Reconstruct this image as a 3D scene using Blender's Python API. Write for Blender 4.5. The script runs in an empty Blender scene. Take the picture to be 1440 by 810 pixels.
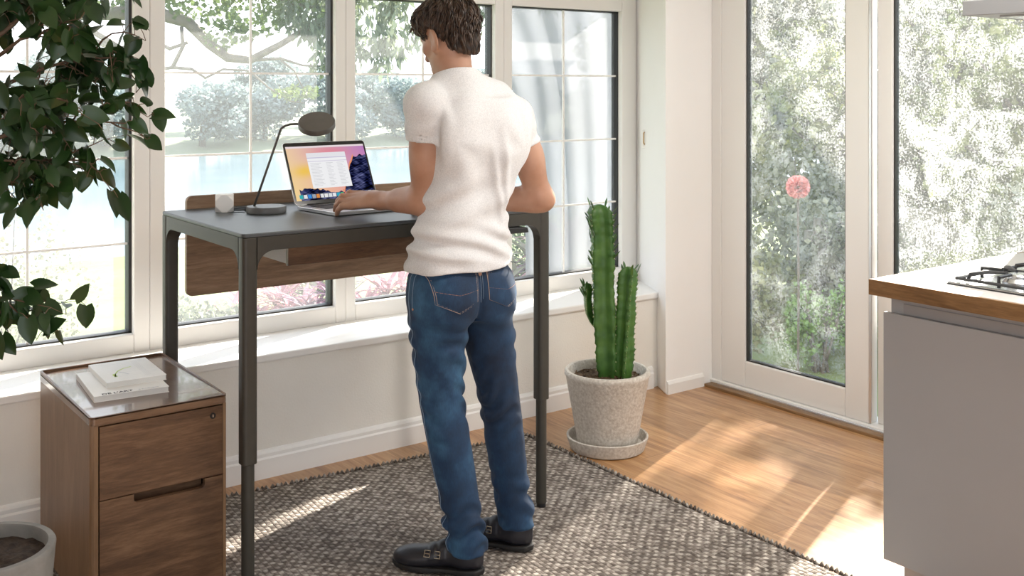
import bpy, bmesh, math, random
import numpy as np
from mathutils import Vector, Matrix, Quaternion
from mathutils.bvhtree import BVHTree
SC = bpy.context.scene
COL = SC.collection
R = math.radians
rnd = random.Random(7)

# ---------------------------------------------------------------- camera, world, sun, exposure
cam_d = bpy.data.cameras.new('camera'); cam = bpy.data.objects.new('camera', cam_d); COL.objects.link(cam)
cam.location = (0, 0, 1.53); cam.rotation_euler = (R(90), 0, R(-36.5))
cam_d.sensor_width = 36; cam_d.lens = 1500 / 1440 * 36; cam_d.shift_y = -(405 - 121) / 1440
cam_d.clip_start = .05; cam_d.clip_end = 600
SC.camera = cam
SC.view_settings.view_transform = 'Standard'; SC.view_settings.look = 'None'
SC.view_settings.gamma = 1; SC.view_settings.use_curve_mapping = False
SC.view_settings.exposure = 0.38
w = bpy.data.worlds.new('sky'); SC.world = w; w.use_nodes = True
nt = w.node_tree; nt.nodes.clear()
wo = nt.nodes.new('ShaderNodeOutputWorld'); bg = nt.nodes.new('ShaderNodeBackground')
tc = nt.nodes.new('ShaderNodeTexCoord'); sp = nt.nodes.new('ShaderNodeSeparateXYZ')
cr = nt.nodes.new('ShaderNodeValToRGB')
nt.links.new(tc.outputs['Generated'], sp.inputs[0]); nt.links.new(sp.outputs['Z'], cr.inputs[0])
cr.color_ramp.elements[0].position = 0; cr.color_ramp.elements[0].color = (.93, .96, 1, 1)
cr.color_ramp.elements[1].position = .7; cr.color_ramp.elements[1].color = (.72, .84, 1, 1)
nt.links.new(cr.outputs[0], bg.inputs[0]); bg.inputs[1].default_value = 2.1
nt.links.new(bg.outputs[0], wo.inputs[0])
sun_d = bpy.data.lights.new('sun', 'SUN'); sun = bpy.data.objects.new('sun', sun_d); COL.objects.link(sun)
sun_d.energy = 19; sun_d.angle = R(.9); sun_d.color = (1, .93, .82)
sun.rotation_euler = Vector((-1.72, -.69, -1)).to_track_quat('-Z', 'Y').to_euler()
sun.location = (6, 6, 5)

fill_d = bpy.data.lights.new('added_fill_light', 'AREA'); fill_o = bpy.data.objects.new('added_fill_light', fill_d); COL.objects.link(fill_o)  # unseen area light, added to shade the shirt and fill the room
fill_d.shape = 'DISK'; fill_d.size = .9; fill_d.energy = 38; fill_d.color = (1, .95, .88); fill_o.location = (2.9, 1.5, 2.56)
# ---------------------------------------------------------------- materials
def mat(name, col=(.8, .8, .8), rough=.5, metal=0, spec=.5, **k):
    m = bpy.data.materials.new(name); m.use_nodes = True
    b = m.node_tree.nodes['Principled BSDF']
    b.inputs['Base Color'].default_value = (*col, 1); b.inputs['Roughness'].default_value = rough
    b.inputs['Metallic'].default_value = metal; b.inputs['Specular IOR Level'].default_value = spec
    for kk, v in k.items(): b.inputs[kk.replace('_', ' ')].default_value = v
    return m
def N(m, t, **k):
    n = m.node_tree.nodes.new('ShaderNode' + t)
    for kk, v in k.items(): setattr(n, kk, v)
    return n
def L(m, a, b): m.node_tree.links.new(a, b)
def BS(m): return m.node_tree.nodes['Principled BSDF']
def mapping(m, scale=(1, 1, 1), rot=(0, 0, 0), gen='Object'):
    t = N(m, 'TexCoord'); mp = N(m, 'Mapping'); L(m, t.outputs[gen], mp.inputs[0])
    mp.inputs['Scale'].default_value = scale; mp.inputs['Rotation'].default_value = rot
    return mp.outputs[0]
def ramp(m, fac, stops):
    c = N(m, 'ValToRGB'); e = c.color_ramp.elements
    while len(e) < len(stops): e.new(.5)
    for i, (p, col) in enumerate(stops): e[i].position = p; e[i].color = (*col, 1)
    L(m, fac, c.inputs[0]); return c.outputs[0]
def noise(m, vec, scale, detail=4, rough=.5, dist=0):
    n = N(m, 'TexNoise'); L(m, vec, n.inputs['Vector']); n.inputs['Scale'].default_value = scale
    n.inputs['Detail'].default_value = detail; n.inputs['Roughness'].default_value = rough; n.inputs['Distortion'].default_value = dist
    return n.outputs['Fac']
def bump(m, h, strength=.3, dist=.002):
    b = N(m, 'Bump'); b.inputs['Strength'].default_value = strength; b.inputs['Distance'].default_value = dist
    L(m, h, b.inputs['Height']); L(m, b.outputs[0], BS(m).inputs['Normal'])
def mathn(m, op, a, b=None):
    n = N(m, 'Math', operation=op)
    for i, x in enumerate((a, b)):
        if x is None: continue
        if isinstance(x, (int, float)): n.inputs[i].default_value = x
        else: L(m, x, n.inputs[i])
    return n.outputs[0]
def mixc(m, fac, a, b, mode='MIX'):
    n = N(m, 'Mix', data_type='RGBA', blend_type=mode)
    for s, x in ((0, fac), (6, a), (7, b)):
        if isinstance(x, (int, float)): n.inputs[s].default_value = x
        elif isinstance(x, tuple): n.inputs[s].default_value = (*x, 1)
        else: L(m, x, n.inputs[s])
    return n.outputs[2]
def noisy(name, c1, c2, scale=8, rough=.6, bs=0, bscale=60, detail=5, **k):
    m = mat(name, c1, rough, **k); v = mapping(m)
    L(m, ramp(m, noise(m, v, scale, detail), [(.3, c1), (.7, c2)]), BS(m).inputs['Base Color'])
    if bs: bump(m, noise(m, v, bscale, 3), bs, .003)
    return m
def wood(name, dark, mid, light, scale=(1, 1, 1), rough=.4, fine=1, coat=0):
    # grain runs along the axis with the smallest scale
    m = mat(name, mid, rough, Coat_Weight=coat); v = mapping(m, scale)
    big = noise(m, v, 2.2 * fine, 5, .6, .8); fin = noise(m, v, 14 * fine, 6, .7, .3)
    f = mathn(m, 'ADD', mathn(m, 'MULTIPLY', big, .62), mathn(m, 'MULTIPLY', fin, .38))
    L(m, ramp(m, f, [(.36, dark), (.5, mid), (.64, light)]), BS(m).inputs['Base Color'])
    bump(m, fin, .12, .001)
    return m

M = {}
M['wall'] = noisy('cream_plaster', (.83, .80, .74), (.88, .86, .81), 3, .85, .35, 130)
M['wallwhite'] = noisy('white_plaster', (.90, .89, .87), (.93, .92, .91), 2, .7, .1, 40)
M['white'] = mat('white_painted_frame', (.88, .87, .85), .35)
M['pvc'] = mat('off_white_upvc', (.80, .785, .76), .4)
M['ceiling'] = mat('ceiling_paint', (.9, .9, .88), .8)
M['gasket'] = mat('black_gasket', (.02, .02, .02), .5)
M['alum'] = mat('brushed_aluminium', (.72, .73, .75), .35, 1)
M['alumpaint'] = mat('light_grey_frame_paint', (.80, .79, .77), .4)

def glass(name, veil=.1, tint=(1, 1, 1), speck=0):
    m = bpy.data.materials.new(name); m.use_nodes = True; n = m.node_tree; n.nodes.clear()
    o = N(m, 'OutputMaterial'); tr = N(m, 'BsdfTransparent'); gl = N(m, 'BsdfGlossy'); tl = N(m, 'BsdfTranslucent')
    tr.inputs[0].default_value = (*tint, 1); gl.inputs['Roughness'].default_value = .02
    tl.inputs[0].default_value = (.95, .97, 1, 1)
    fr = N(m, 'Fresnel'); fr.inputs['IOR'].default_value = 1.4
    m1 = N(m, 'MixShader'); m2 = N(m, 'MixShader')
    L(m, tr.outputs[0], m1.inputs[1]); L(m, tl.outputs[0], m1.inputs[2])
    if speck:
        v = mapping(m); vo = N(m, 'TexVoronoi'); L(m, v, vo.inputs['Vector']); vo.inputs['Scale'].default_value = 75
        a = noise(m, v, 110, 3, .8); b = noise(m, v, 6, 4, .6, 1.5)
        f = ramp(m, mathn(m, 'ADD', mathn(m, 'MULTIPLY', a, .6), mathn(m, 'MULTIPLY', b, .4)), [(.49, (veil,) * 3), (.53, (veil + speck * .6,) * 3), (.60, (veil + speck,) * 3)])
        L(m, f, m1.inputs[0])
        bp = N(m, 'Bump'); bp.inputs['Strength'].default_value = .35; bp.inputs['Distance'].default_value = .004
        L(m, a, bp.inputs['Height']); L(m, bp.outputs[0], gl.inputs['Normal'])
    else: m1.inputs[0].default_value = veil
    L(m, fr.outputs[0], m2.inputs[0]); L(m, m1.outputs[0], m2.inputs[1]); L(m, gl.outputs[0], m2.inputs[2])
    L(m, m2.outputs[0], o.inputs[0]); return m
M['glass'] = glass('window_glass', .11)  # veil: whitish translucency in the glass, standing in for outdoor glare and haze
M['doorglass'] = glass('rain_speckled_glass', .04, (1, 1, 1), .21)

# oak floor boards running along Y
m = M['floor'] = mat('oak_boards', (.6, .36, .18), .33, Coat_Weight=.35, Coat_Roughness=.18)
v = mapping(m, (1, 1, 1), (0, 0, R(90)))
br = N(m, 'TexBrick'); L(m, v, br.inputs['Vector'])
for k_, x in (('Scale', 1), ('Brick Width', 1.6), ('Row Height', .16), ('Mortar Size', .0012), ('Bias', 0), ('Mortar Smooth', .3)): br.inputs[k_].default_value = x
br.inputs['Color1'].default_value = (.72, .72, .72, 1); br.inputs['Color2'].default_value = (1, 1, 1, 1); br.inputs['Mortar'].default_value = (.45, .4, .35, 1)
v2 = mapping(m, (9, .8, 9)); gr = noise(m, v2, 2.4, 7, .65, 1.2)
g3 = noise(m, mapping(m, (40, 2, 40)), 2.5, 4, .6)
f = mathn(m, 'ADD', mathn(m, 'MULTIPLY', gr, .7), mathn(m, 'MULTIPLY', g3, .3))
c = ramp(m, f, [(.33, (.27, .115, .04)), (.47, (.47, .235, .09)), (.62, (.64, .37, .17))])
L(m, mixc(m, 1.0, c, br.outputs['Color'], 'MULTIPLY'), BS(m).inputs['Base Color'])
bump(m, br.outputs['Fac'], -.15, .001)

WAL = ((.058, .028, .014), (.125, .064, .032), (.20, .112, .06))
M['walnut'] = wood('walnut_horizontal', *WAL, scale=(1.2, 9, 9), rough=.42)
M['walnutv'] = wood('walnut_vertical', (.15, .085, .042), (.20, .115, .06), (.26, .155, .085), scale=(6, 6, .9), rough=.4)
M['walnuttop'] = wood('walnut_tray', (.10, .055, .032), (.17, .10, .062), (.24, .15, .10), scale=(1.0, 8, 8), rough=.25, coat=.5)
M['walnutlight'] = wood('walnut_back_panel', (.16, .095, .055), (.27, .165, .098), (.38, .245, .155), scale=(1.0, 9, 9), rough=.5)
M['oakedge'] = wood('oak_edge_band', (.13, .065, .023), (.23, .125, .05), (.33, .19, .085), scale=(9, 1.2, 14), rough=.4)
M['deskframe'] = noisy('olive_brown_powder_coat', (.036, .033, .026), (.042, .038, .030), 40, .5)
M['desktop'] = noisy('blue_grey_linoleum', (.058, .066, .072), (.066, .074, .080), 20, .42)
M['drawerside'] = mat('grey_felt_liner', (.5, .49, .47), .9)
M['black'] = mat('black_plastic', (.015, .015, .016), .4)
M['lamp'] = noisy('taupe_grey_lacquer', (.085, .078, .068), (.10, .09, .08), 30, .4)
M['lampgrey'] = noisy('lamp_base_grey', (.11, .112, .112), (.125, .127, .127), 30, .45)
M['gadget'] = mat('matte_white_ceramic', (.85, .84, .82), .5)
M['cable'] = mat('dark_grey_cable', (.05, .055, .06), .5)
M['steel'] = mat('stainless_steel', (.62, .63, .64), .25, 1)
M['castiron'] = mat('black_cast_iron', (.02, .022, .024), .45)
M['hood'] = mat('hood_steel', (.36, .37, .39), .45, .6)
M['islandgrey'] = noisy('grey_cabinet_lacquer', (.35, .35, .358), (.37, .37, .378), 3, .45)
M['islandtop'] = noisy('worktop_sky_reflection', (.52, .50, .485), (.58, .56, .545), 4, .25)  # wood top's pale reflection of the sky is put into this colour
M['paper'] = noisy('white_book_paper', (.83, .82, .79), (.88, .87, .85), 8, .55)
M['pages'] = mat('book_page_block', (.70, .69, .66), .8)
M['ink'] = mat('black_ink', (.03, .03, .03), .6)
M['inkgrey'] = mat('grey_ink', (.55, .57, .60), .6)
M['inklight'] = mat('lime_ink', (.55, .72, .15), .6)
M['laptopal'] = mat('laptop_aluminium', (.66, .66, .67), .32, .85)
M['keys'] = mat('black_keycaps', (.02, .02, .022), .45)
M['bezel'] = mat('black_glass_bezel', (.008, .008, .009), .12)
# pots and plants
M['pot'] = noisy('speckled_stone_pot', (.46, .41, .35), (.66, .62, .56), 90, .85, .5, 120, 3)
M['concrete'] = noisy('weathered_concrete', (.15, .145, .135), (.27, .26, .245), 9, .75, .3, 60)
M['soil'] = noisy('dark_soil', (.018, .012, .009), (.06, .04, .028), 60, .95, 1, 90)
M['bark_soil'] = noisy('bark_soil', (.05, .03, .018), (.16, .10, .055), 50, .95, 1, 90)
def leafmat(name, a, b, rough=.4, trans=.25, sc=6):
    if rough >= .45: a, b = [tuple(x * .62 for x in q) for q in (a, b)]
    m = mat(name, a, rough); v = mapping(m)
    c = ramp(m, noise(m, v, sc, 4), [(.35, a), (.65, b)])
    L(m, c, BS(m).inputs['Base Color'])
    tl = N(m, 'BsdfTranslucent'); mx = N(m, 'MixShader'); o = m.node_tree.nodes['Material Output']
    L(m, c, tl.inputs[0]); mx.inputs[0].default_value = trans
    L(m, BS(m).outputs[0], mx.inputs[1]); L(m, tl.outputs[0], mx.inputs[2]); L(m, mx.outputs[0], o.inputs[0]); return m
M['leaf'] = leafmat('deep_green_leaf', (.010, .034, .008), (.028, .070, .016), .36, .12)
M['twig'] = noisy('brown_twig', (.10, .06, .035), (.18, .11, .07), 30, .7)
M['cactus'] = noisy('cactus_green', (.022, .085, .012), (.075, .17, .03), 14, .45)
M['spine'] = mat('pale_spine', (.45, .45, .25), .6)
# garden
M['grass'] = noisy('lawn_grass', (.085, .14, .03), (.17, .22, .07), 1.2, .9, .6, 30)
M['water'] = noisy('lake_water', (.10, .16, .19), (.14, .20, .23), .3, .15, .6, 1.6, 5, spec=.22)
M['bank'] = noisy('far_bank', (.14, .17, .10), (.19, .21, .14), .5, .9)
M['treeleaf'] = leafmat('broadleaf_green', (.10, .18, .05), (.26, .34, .12), .5, .4, 1)
M['farleaf'] = leafmat('far_tree_leaf_haze', (.30, .39, .37), (.48, .57, .56), .6, .35, .5)  # distance haze is put into this pale bluish leaf colour
M['willow'] = leafmat('drooping_grey_green_leaf', (.22, .30, .20), (.36, .42, .28), .5, .4, 1)
M['bush'] = leafmat('bush_yellow_green', (.20, .26, .08), (.55, .57, .28), .5, .4, 3)
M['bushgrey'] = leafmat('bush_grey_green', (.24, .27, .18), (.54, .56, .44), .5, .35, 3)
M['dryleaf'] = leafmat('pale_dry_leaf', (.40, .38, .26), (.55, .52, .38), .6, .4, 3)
M['pinkleaf'] = leafmat('pink_cordyline_leaf', (.60, .20, .28), (.85, .45, .50), .45, .35, 4)
M['purpleleaf'] = leafmat('purple_leaf', (.22, .08, .16), (.42, .22, .32), .45, .3, 4)
M['trunk'] = noisy('grey_bark', (.10, .085, .07), (.19, .165, .14), 12, .9, .8, 30)
M['pinkball'] = noisy('pink_petal', (.75, .30, .30), (.85, .42, .40), 40, .7)
M['fence'] = noisy('weathered_timber', (.34, .32, .29), (.46, .44, .40), 6, .85)

# ---------------------------------------------------------------- helpers
def clean(o, label=None, cat=None, group=None, kind=None):
    if label: o['label'] = label
    if cat: o['category'] = cat
    if group: o['group'] = group
    if kind: o['kind'] = kind
    return o
def thing(name, label, cat, loc=(0, 0, 0), rz=0, group=None, kind=None):
    o = bpy.data.objects.new(name, None); COL.objects.link(o); o.location = loc; o.rotation_euler = (0, 0, rz)
    o.empty_display_size = .1
    return clean(o, label, cat, group, kind)
class MB:
    def __init__(s): s.v = []; s.f = []; s.mi = []
    def add(s, vs, fs, mi=0):
        o = len(s.v); s.v += [tuple(x) for x in vs]; s.f += [tuple(i + o for i in f) for f in fs]; s.mi += [mi] * len(fs); return s
    def box(s, x0, x1, y0, y1, z0, z1, mi=0):
        return s.add([(x, y, z) for x in (x0, x1) for y in (y0, y1) for z in (z0, z1)],
                     [(0, 1, 3, 2), (4, 6, 7, 5), (0, 4, 5, 1), (2, 3, 7, 6), (0, 2, 6, 4), (1, 5, 7, 3)], mi)
    def quad(s, a, b, c, d, mi=0): return s.add([a, b, c, d], [(0, 1, 2, 3)], mi)
    def tube(s, pts, rad, n=10, mi=0, cap=True):
        pts = [Vector(p) for p in pts]; rr = rad if isinstance(rad, (list, tuple)) else [rad] * len(pts)
        ups = None; vs = []
        for i, p in enumerate(pts):
            t = (pts[min(i + 1, len(pts) - 1)] - pts[max(i - 1, 0)]).normalized()
            if ups is None: ups = t.orthogonal().normalized()
            else:
                ups = (ups - t * ups.dot(t)); ups = ups.normalized() if ups.length > 1e-6 else t.orthogonal().normalized()
            b = t.cross(ups)
            for k in range(n):
                a = 2 * math.pi * k / n; vs.append(p + (ups * math.cos(a) + b * math.sin(a)) * rr[i])
        fs = [(i * n + k, i * n + (k + 1) % n, (i + 1) * n + (k + 1) % n, (i + 1) * n + k) for i in range(len(pts) - 1) for k in range(n)]
        if cap: fs += [tuple(reversed(range(n))), tuple((len(pts) - 1) * n + k for k in range(n))]
        return s.add(vs, fs, mi)
    def lathe(s, prof, n=48, c=(0, 0, 0), mi=0, close=True):
        vs = [(c[0] + r * math.cos(2 * math.pi * k / n), c[1] + r * math.sin(2 * math.pi * k / n), c[2] + z) for r, z in prof for k in range(n)]
        fs = [(i * n + k, i * n + (k + 1) % n, (i + 1) * n + (k + 1) % n, (i + 1) * n + k) for i in range(len(prof) - 1) for k in range(n)]
        if close: fs += [tuple(reversed(range(n))), tuple((len(prof) - 1) * n + k for k in range(n))]
        return s.add(vs, fs, mi)
    def prism(s, pts, h0, h1, axis='z', mi=0):
        # pts: 2-D outline; axis z: (x,y)->z ; y: (x,z)->y ; x: (y,z)->x
        def P(a, b, h): return {'z': (a, b, h), 'y': (a, h, b), 'x': (h, a, b)}[axis]
        n = len(pts); vs = [P(a, b, h0) for a, b in pts] + [P(a, b, h1) for a, b in pts]
        return s.add(vs, [tuple(range(n)), tuple(reversed(range(n, 2 * n)))] + [(i, (i + 1) % n, n + (i + 1) % n, n + i) for i in range(n)], mi)
    def build(s, name, mats, parent=None, smooth=False, bevel=0, loc=None, seg=2, autos=None):
        me = bpy.data.meshes.new(name); me.from_pydata(s.v, [], s.f)
        for mm in (mats if isinstance(mats, (list, tuple)) else [mats]): me.materials.append(mm)
        me.polygons.foreach_set('material_index', s.mi)
        bm = bmesh.new(); bm.from_mesh(me); bmesh.ops.recalc_face_normals(bm, faces=bm.faces); bm.to_mesh(me); bm.free()
        if smooth:
            me.polygons.foreach_set('use_smooth', [True] * len(me.polygons))
            if autos: me.set_sharp_from_angle(angle=R(autos))
        o = bpy.data.objects.new(name, me); COL.objects.link(o)
        if parent: o.parent = parent
        if loc: o.location = loc
        if bevel:
            b = o.modifiers.new('bevel', 'BEVEL'); b.width = bevel; b.segments = seg; b.limit_method = 'ANGLE'; b.angle_limit = R(40)
            b.harden_normals = False
        me.update(); return o
def box(name, x0, x1, y0, y1, z0, z1, m, parent=None, bevel=.002, **k): return MB().box(x0, x1, y0, y1, z0, z1).build(name, m, parent, bevel=bevel, **k)
def struct(o): o['kind'] = 'structure'; return o
def rrect(w, h, r, n=6, cx=0, cy=0):
    out = []
    for sx, sy, a0 in ((1, 1, 0), (-1, 1, 90), (-1, -1, 180), (1, -1, 270)):
        for i in range(n + 1):
            a = R(a0 + 90 * i / n); out.append((cx + sx * (w / 2 - r) + r * math.cos(a), cy + sy * (h / 2 - r) + r * math.sin(a)))
    return out
def text(name, body, size, m, parent, mw, bold=0, ext=.0003):
    c = bpy.data.curves.new(name, 'FONT'); c.body = body; c.size = size; c.extrude = ext; c.offset = bold
    t = bpy.data.objects.new('tmp_text', c); COL.objects.link(t)
    bpy.context.view_layer.update()
    me = bpy.data.meshes.new_from_object(t.evaluated_get(bpy.context.evaluated_depsgraph_get()))
    bpy.data.objects.remove(t); bpy.data.curves.remove(c); me.materials.clear(); me.materials.append(m)
    o = bpy.data.objects.new(name, me); COL.objects.link(o); o.parent = parent; o.matrix_local = mw; return o
# ---------------------------------------------------------------- room shell
fb = MB().box(-2.5, 4.16, -2.0, 4.6, -.1, 0); struct(fb.build('floor', M['floor']))
struct(box('ceiling', -2.5, 4.4, -2.0, 4.6, 2.62, 2.72, M['ceiling']))
struct(box('wall_back', 1.2, 4.3, -2.1, -2, 0, 2.62, M['wallwhite']))
struct(box('wall_left', -2.6, -2.5, -2, 4.5, 0, 2.62, M['wallwhite']))
wb = MB()
wb.box(-2.5, 4.0, 3.93, 4.5, 0, .46)
wb.box(-2.5, .42, 4.27, 4.5, .46, 2.62); wb.box(.42, 4.0, 4.27, 4.5, 2.02, 2.62)
struct(wb.build('wall_window_side', M['wall']))
# white pier between window and door with a splayed left face
pier = MB().prism([(3.76, 3.80), (4.15, 3.80), (4.15, 4.26), (3.995, 4.36), (3.995, 4.25)], 0, 2.62)
struct(pier.build('wall_corner_pier', M['wallwhite'], bevel=.006))
struct(box('wall_right', 4.09, 4.3, -2, 3.80, 2.42, 2.62, M['wallwhite']))
struct(box('wall_right_end', 4.09, 4.3, -2, .25, 0, 2.42, M['wallwhite']))
struct(box('trim_sill', -2.5, 3.985, 3.915, 4.262, .452, .482, M['white'], bevel=.006))
bb = MB().prism([(3.93, 0), (3.912, 0), (3.912, .075), (3.917, .082), (3.917, .095), (3.922, .105), (3.93, .11)], -2.5, 3.79, 'x')
struct(bb.build('baseboard_window_side', M['white']))
bb = MB().prism([(3.80, 0), (3.786, 0), (3.786, .05), (3.793, .062), (3.80, .066)], 3.765, 4.02, 'x')
struct(bb.build('baseboard_pier', M['white']))
struct(box('trim_door_threshold', 4.02, 4.09, .25, 3.79, -.01, .014, M['oakedge'], bevel=.004))
# ---- windows on the lake side
ZS = (.555, .907, 1.245, 1.584, 1.93)
WN = ((.54, 1.30, .919), (1.424, 2.179, 1.803), (2.278, 3.047, 2.66), (3.151, 3.884, 3.517))
EDG = (.42, 1.362, 2.2285, 3.099, 3.99)
for i, (a, b, mx) in enumerate(WN):
    f = MB(); x0, x1 = EDG[i], EDG[i + 1]
    y0, y1 = 4.255, 4.335
    f.box(x0, a, y0, y1, .48, 2.02); f.box(b, x1, y0, y1, .48, 2.02)
    f.box(a, b, y0, y1, .48, ZS[0]); f.box(a, b, y0, y1, ZS[4], 2.02)
    wo_ = f.build('window_%d' % (i + 1), M['pvc'], bevel=.005); struct(wo_)
    g = MB(); t = .006; e = (.012, .011, .007, .004)[i]
    g.box(a, a + t, 4.285, 4.325, ZS[0], ZS[4]); g.box(b - e, b, 4.285, 4.335, ZS[0], ZS[4])
    g.box(a, b, 4.285, 4.335, ZS[0], ZS[0] + t); g.box(a, b, 4.285, 4.335, ZS[4] - t, ZS[4])
    g.build('gasket', M['gasket'], wo_)
    mu = MB()
    mu.box(mx - .0045, mx + .0045, 4.300, 4.309, ZS[0], ZS[4])
    for z in ZS[1:4]: mu.box(a, b, 4.2995, 4.3085, z - .0045, z + .0045)
    mu.build('muntin', M['white'], wo_)
    MB().quad((a + t, 4.315, ZS[0] + t), (b - t, 4.315, ZS[0] + t), (b - t, 4.315, ZS[4] - t), (a + t, 4.315, ZS[4] - t)).build('glass_pane', M['glass'], wo_)
# ---- sliding glass door on the right side
dr = thing('door_1', None, None); struct(dr)
def sash(y0, y1, x, z0, z1, st, bt, parent):
    f = MB(); f.box(x, x + .06, y0, y0 + st[0], z0, z1); f.box(x, x + .06, y1 - st[1], y1, z0, z1)
    f.box(x, x + .06, y0 + st[0], y1 - st[1], z0, z0 + bt); f.box(x, x + .06, y0 + st[0], y1 - st[1], z1 - .1, z1)
    o = f.build('door_sash', M['alumpaint'], parent, bevel=.006)
    g = MB(); a, b, c, d = y0 + st[0], y1 - st[1], z0 + bt, z1 - .1
    for q in ((a, a + .008, c, d), (b - .008, b, c, d), (a, b, c, c + .006), (a, b, d - .006, d)): g.box(x + .012, x + .045, *q[:2], *q[2:])
    g.build('gasket', M['gasket'], o)
    MB().quad((x + .03, a + .008, c + .006), (x + .03, b - .008, c + .006), (x + .03, b - .008, d - .006), (x + .03, a + .008, d - .006)).build('glass_pane', M['doorglass'], o)
sash(2.86, 3.735, 4.09, .03, 2.40, (.13, .155), .13, dr)
sash(2.05, 2.845, 4.125, .03, 2.40, (.10, .075), .13, dr)
sash(1.2, 2.03, 4.09, .03, 2.40, (.10, .10), .13, dr)
fr = MB(); fr.box(4.088, 4.22, 3.735, 3.80, 0, 2.42); fr.box(4.088, 4.22, .25, 1.2, 0, 2.42); fr.box(4.088, 4.22, 1.2, 3.735, 2.40, 2.42)
fr.box(4.075, 4.22, 1.2, 3.8, 0, .03); fr.build('door_frame', M['alumpaint'], dr, bevel=.005)
box('door_track', 4.066, 4.09, 1.2, 3.74, .0, .022, M['alum'], dr)
box('meeting_strip', 4.083, 4.09, 2.846, 2.86, .035, 2.39, M['alum'], dr)
# latch on the splayed white reveal
lt = thing('window_latch', 'small white and brass cord cleat on the white reveal right of the windows', 'latch', (3.937, 4.135, 1.25), R(-61))
mb = MB().box(-.012, .012, -.006, .004, -.05, .05); mb.build('backplate', M['white'], lt, bevel=.003)
MB().tube([(0, -.004, -.03), (0, -.02, -.02), (0, -.02, .03), (0, -.004, .035)], .004, 8).build('lever', mat('aged_brass', (.6, .42, .25), .4, .7), lt, True)

# ---------------------------------------------------------------- rug
rg = thing('woven_rug', 'chunky grey-brown woven rug on the wooden floor under the desk', 'rug')
m = M['rug'] = mat('woven_jute', (.3, .27, .25), .95)
v = mapping(m, (1, 1, 1), (0, 0, R(4)))
nw = N(m, 'TexNoise'); L(m, v, nw.inputs['Vector']); nw.inputs['Scale'].default_value = 22; nw.inputs['Detail'].default_value = 3
va = N(m, 'VectorMath', operation='MULTIPLY_ADD'); L(m, nw.outputs['Color'], va.inputs[0]); va.inputs[1].default_value = (.010, .010, .010); L(m, v, va.inputs[2])
sx = N(m, 'SeparateXYZ'); L(m, va.outputs[0], sx.inputs[0])
P_ = .019
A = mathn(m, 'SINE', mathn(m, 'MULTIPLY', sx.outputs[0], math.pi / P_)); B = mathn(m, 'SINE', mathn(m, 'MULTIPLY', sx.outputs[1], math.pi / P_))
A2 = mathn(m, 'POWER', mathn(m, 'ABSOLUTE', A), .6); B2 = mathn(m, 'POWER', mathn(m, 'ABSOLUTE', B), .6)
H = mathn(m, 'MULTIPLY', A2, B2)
fi = noise(m, v, 420, 3, .7); H2 = mathn(m, 'ADD', mathn(m, 'MULTIPLY', H, .75), mathn(m, 'MULTIPLY', fi, .35))
sg = mathn(m, 'MULTIPLY', A, B)
cv = N(m, 'TexVoronoi'); L(m, va.outputs[0], cv.inputs['Vector']); cv.inputs['Scale'].default_value = 1 / P_
cvx = N(m, 'SeparateColor'); L(m, cv.outputs['Color'], cvx.inputs[0])
tone = mathn(m, 'ADD', mathn(m, 'MULTIPLY', sg, .28), mathn(m, 'MULTIPLY', cvx.outputs[0], .55))
tone = mathn(m, 'ADD', tone, mathn(m, 'MULTIPLY', fi, .35))
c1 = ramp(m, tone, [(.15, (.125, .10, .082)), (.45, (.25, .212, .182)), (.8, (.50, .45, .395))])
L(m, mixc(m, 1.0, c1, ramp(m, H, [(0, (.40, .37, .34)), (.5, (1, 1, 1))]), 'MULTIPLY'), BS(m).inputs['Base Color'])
bump(m, H2, 1.0, .006)
def lerp(a, b, t): return tuple(x + (y - x) * t for x, y in zip(a, b))
c00, c10, c11, c01 = (.62, 1.9), (2.80, 1.75), (2.82, 3.70), (.62, 3.88)
mb = MB(); nx, ny = 130, 110; top = []
rr_ = random.Random(3)
for j in range(ny + 1):
    for i in range(nx + 1):
        p = lerp(lerp(c00, c10, i / nx), lerp(c01, c11, i / nx), j / ny)
        e = .006 * math.sin(j * 1.9) + rr_.uniform(-.004, .004) if i in (0, nx) else 0
        e2 = .005 * math.sin(i * 1.7) + rr_.uniform(-.003, .003) if j in (0, ny) else 0
        edge = i in (0, nx) or j in (0, ny)
        mb.v.append((p[0] + e, p[1] + e2, .003 if edge else .011 + rr_.uniform(-.0012, .0012)))
for j in range(ny):
    for i in range(nx):
        a = j * (nx + 1) + i; mb.f.append((a, a + 1, a + nx + 2, a + nx + 1)); mb.mi.append(0)
mb.build('woven_field', M['rug'], rg, True)
# knotted edge along the right side and the back
mb = MB()
def knots(a, b, n):
    for i in range(n):
        p = lerp(a, b, (i + .5) / n); q = lerp(a, b, (i + 1.25) / n); x = rr_.uniform(-.004, .004)
        mb.tube([(p[0] + x, p[1] + x, .004), ((p[0] + q[0]) / 2 + x, (p[1] + q[1]) / 2, .014), (q[0] + x, q[1], .005)], [.005, .0075, .005], 6)
knots(c10, c11, 105); knots(c11, c01, 115)
o = mb.build('bound_edge', M['rug'], rg, True)

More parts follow.
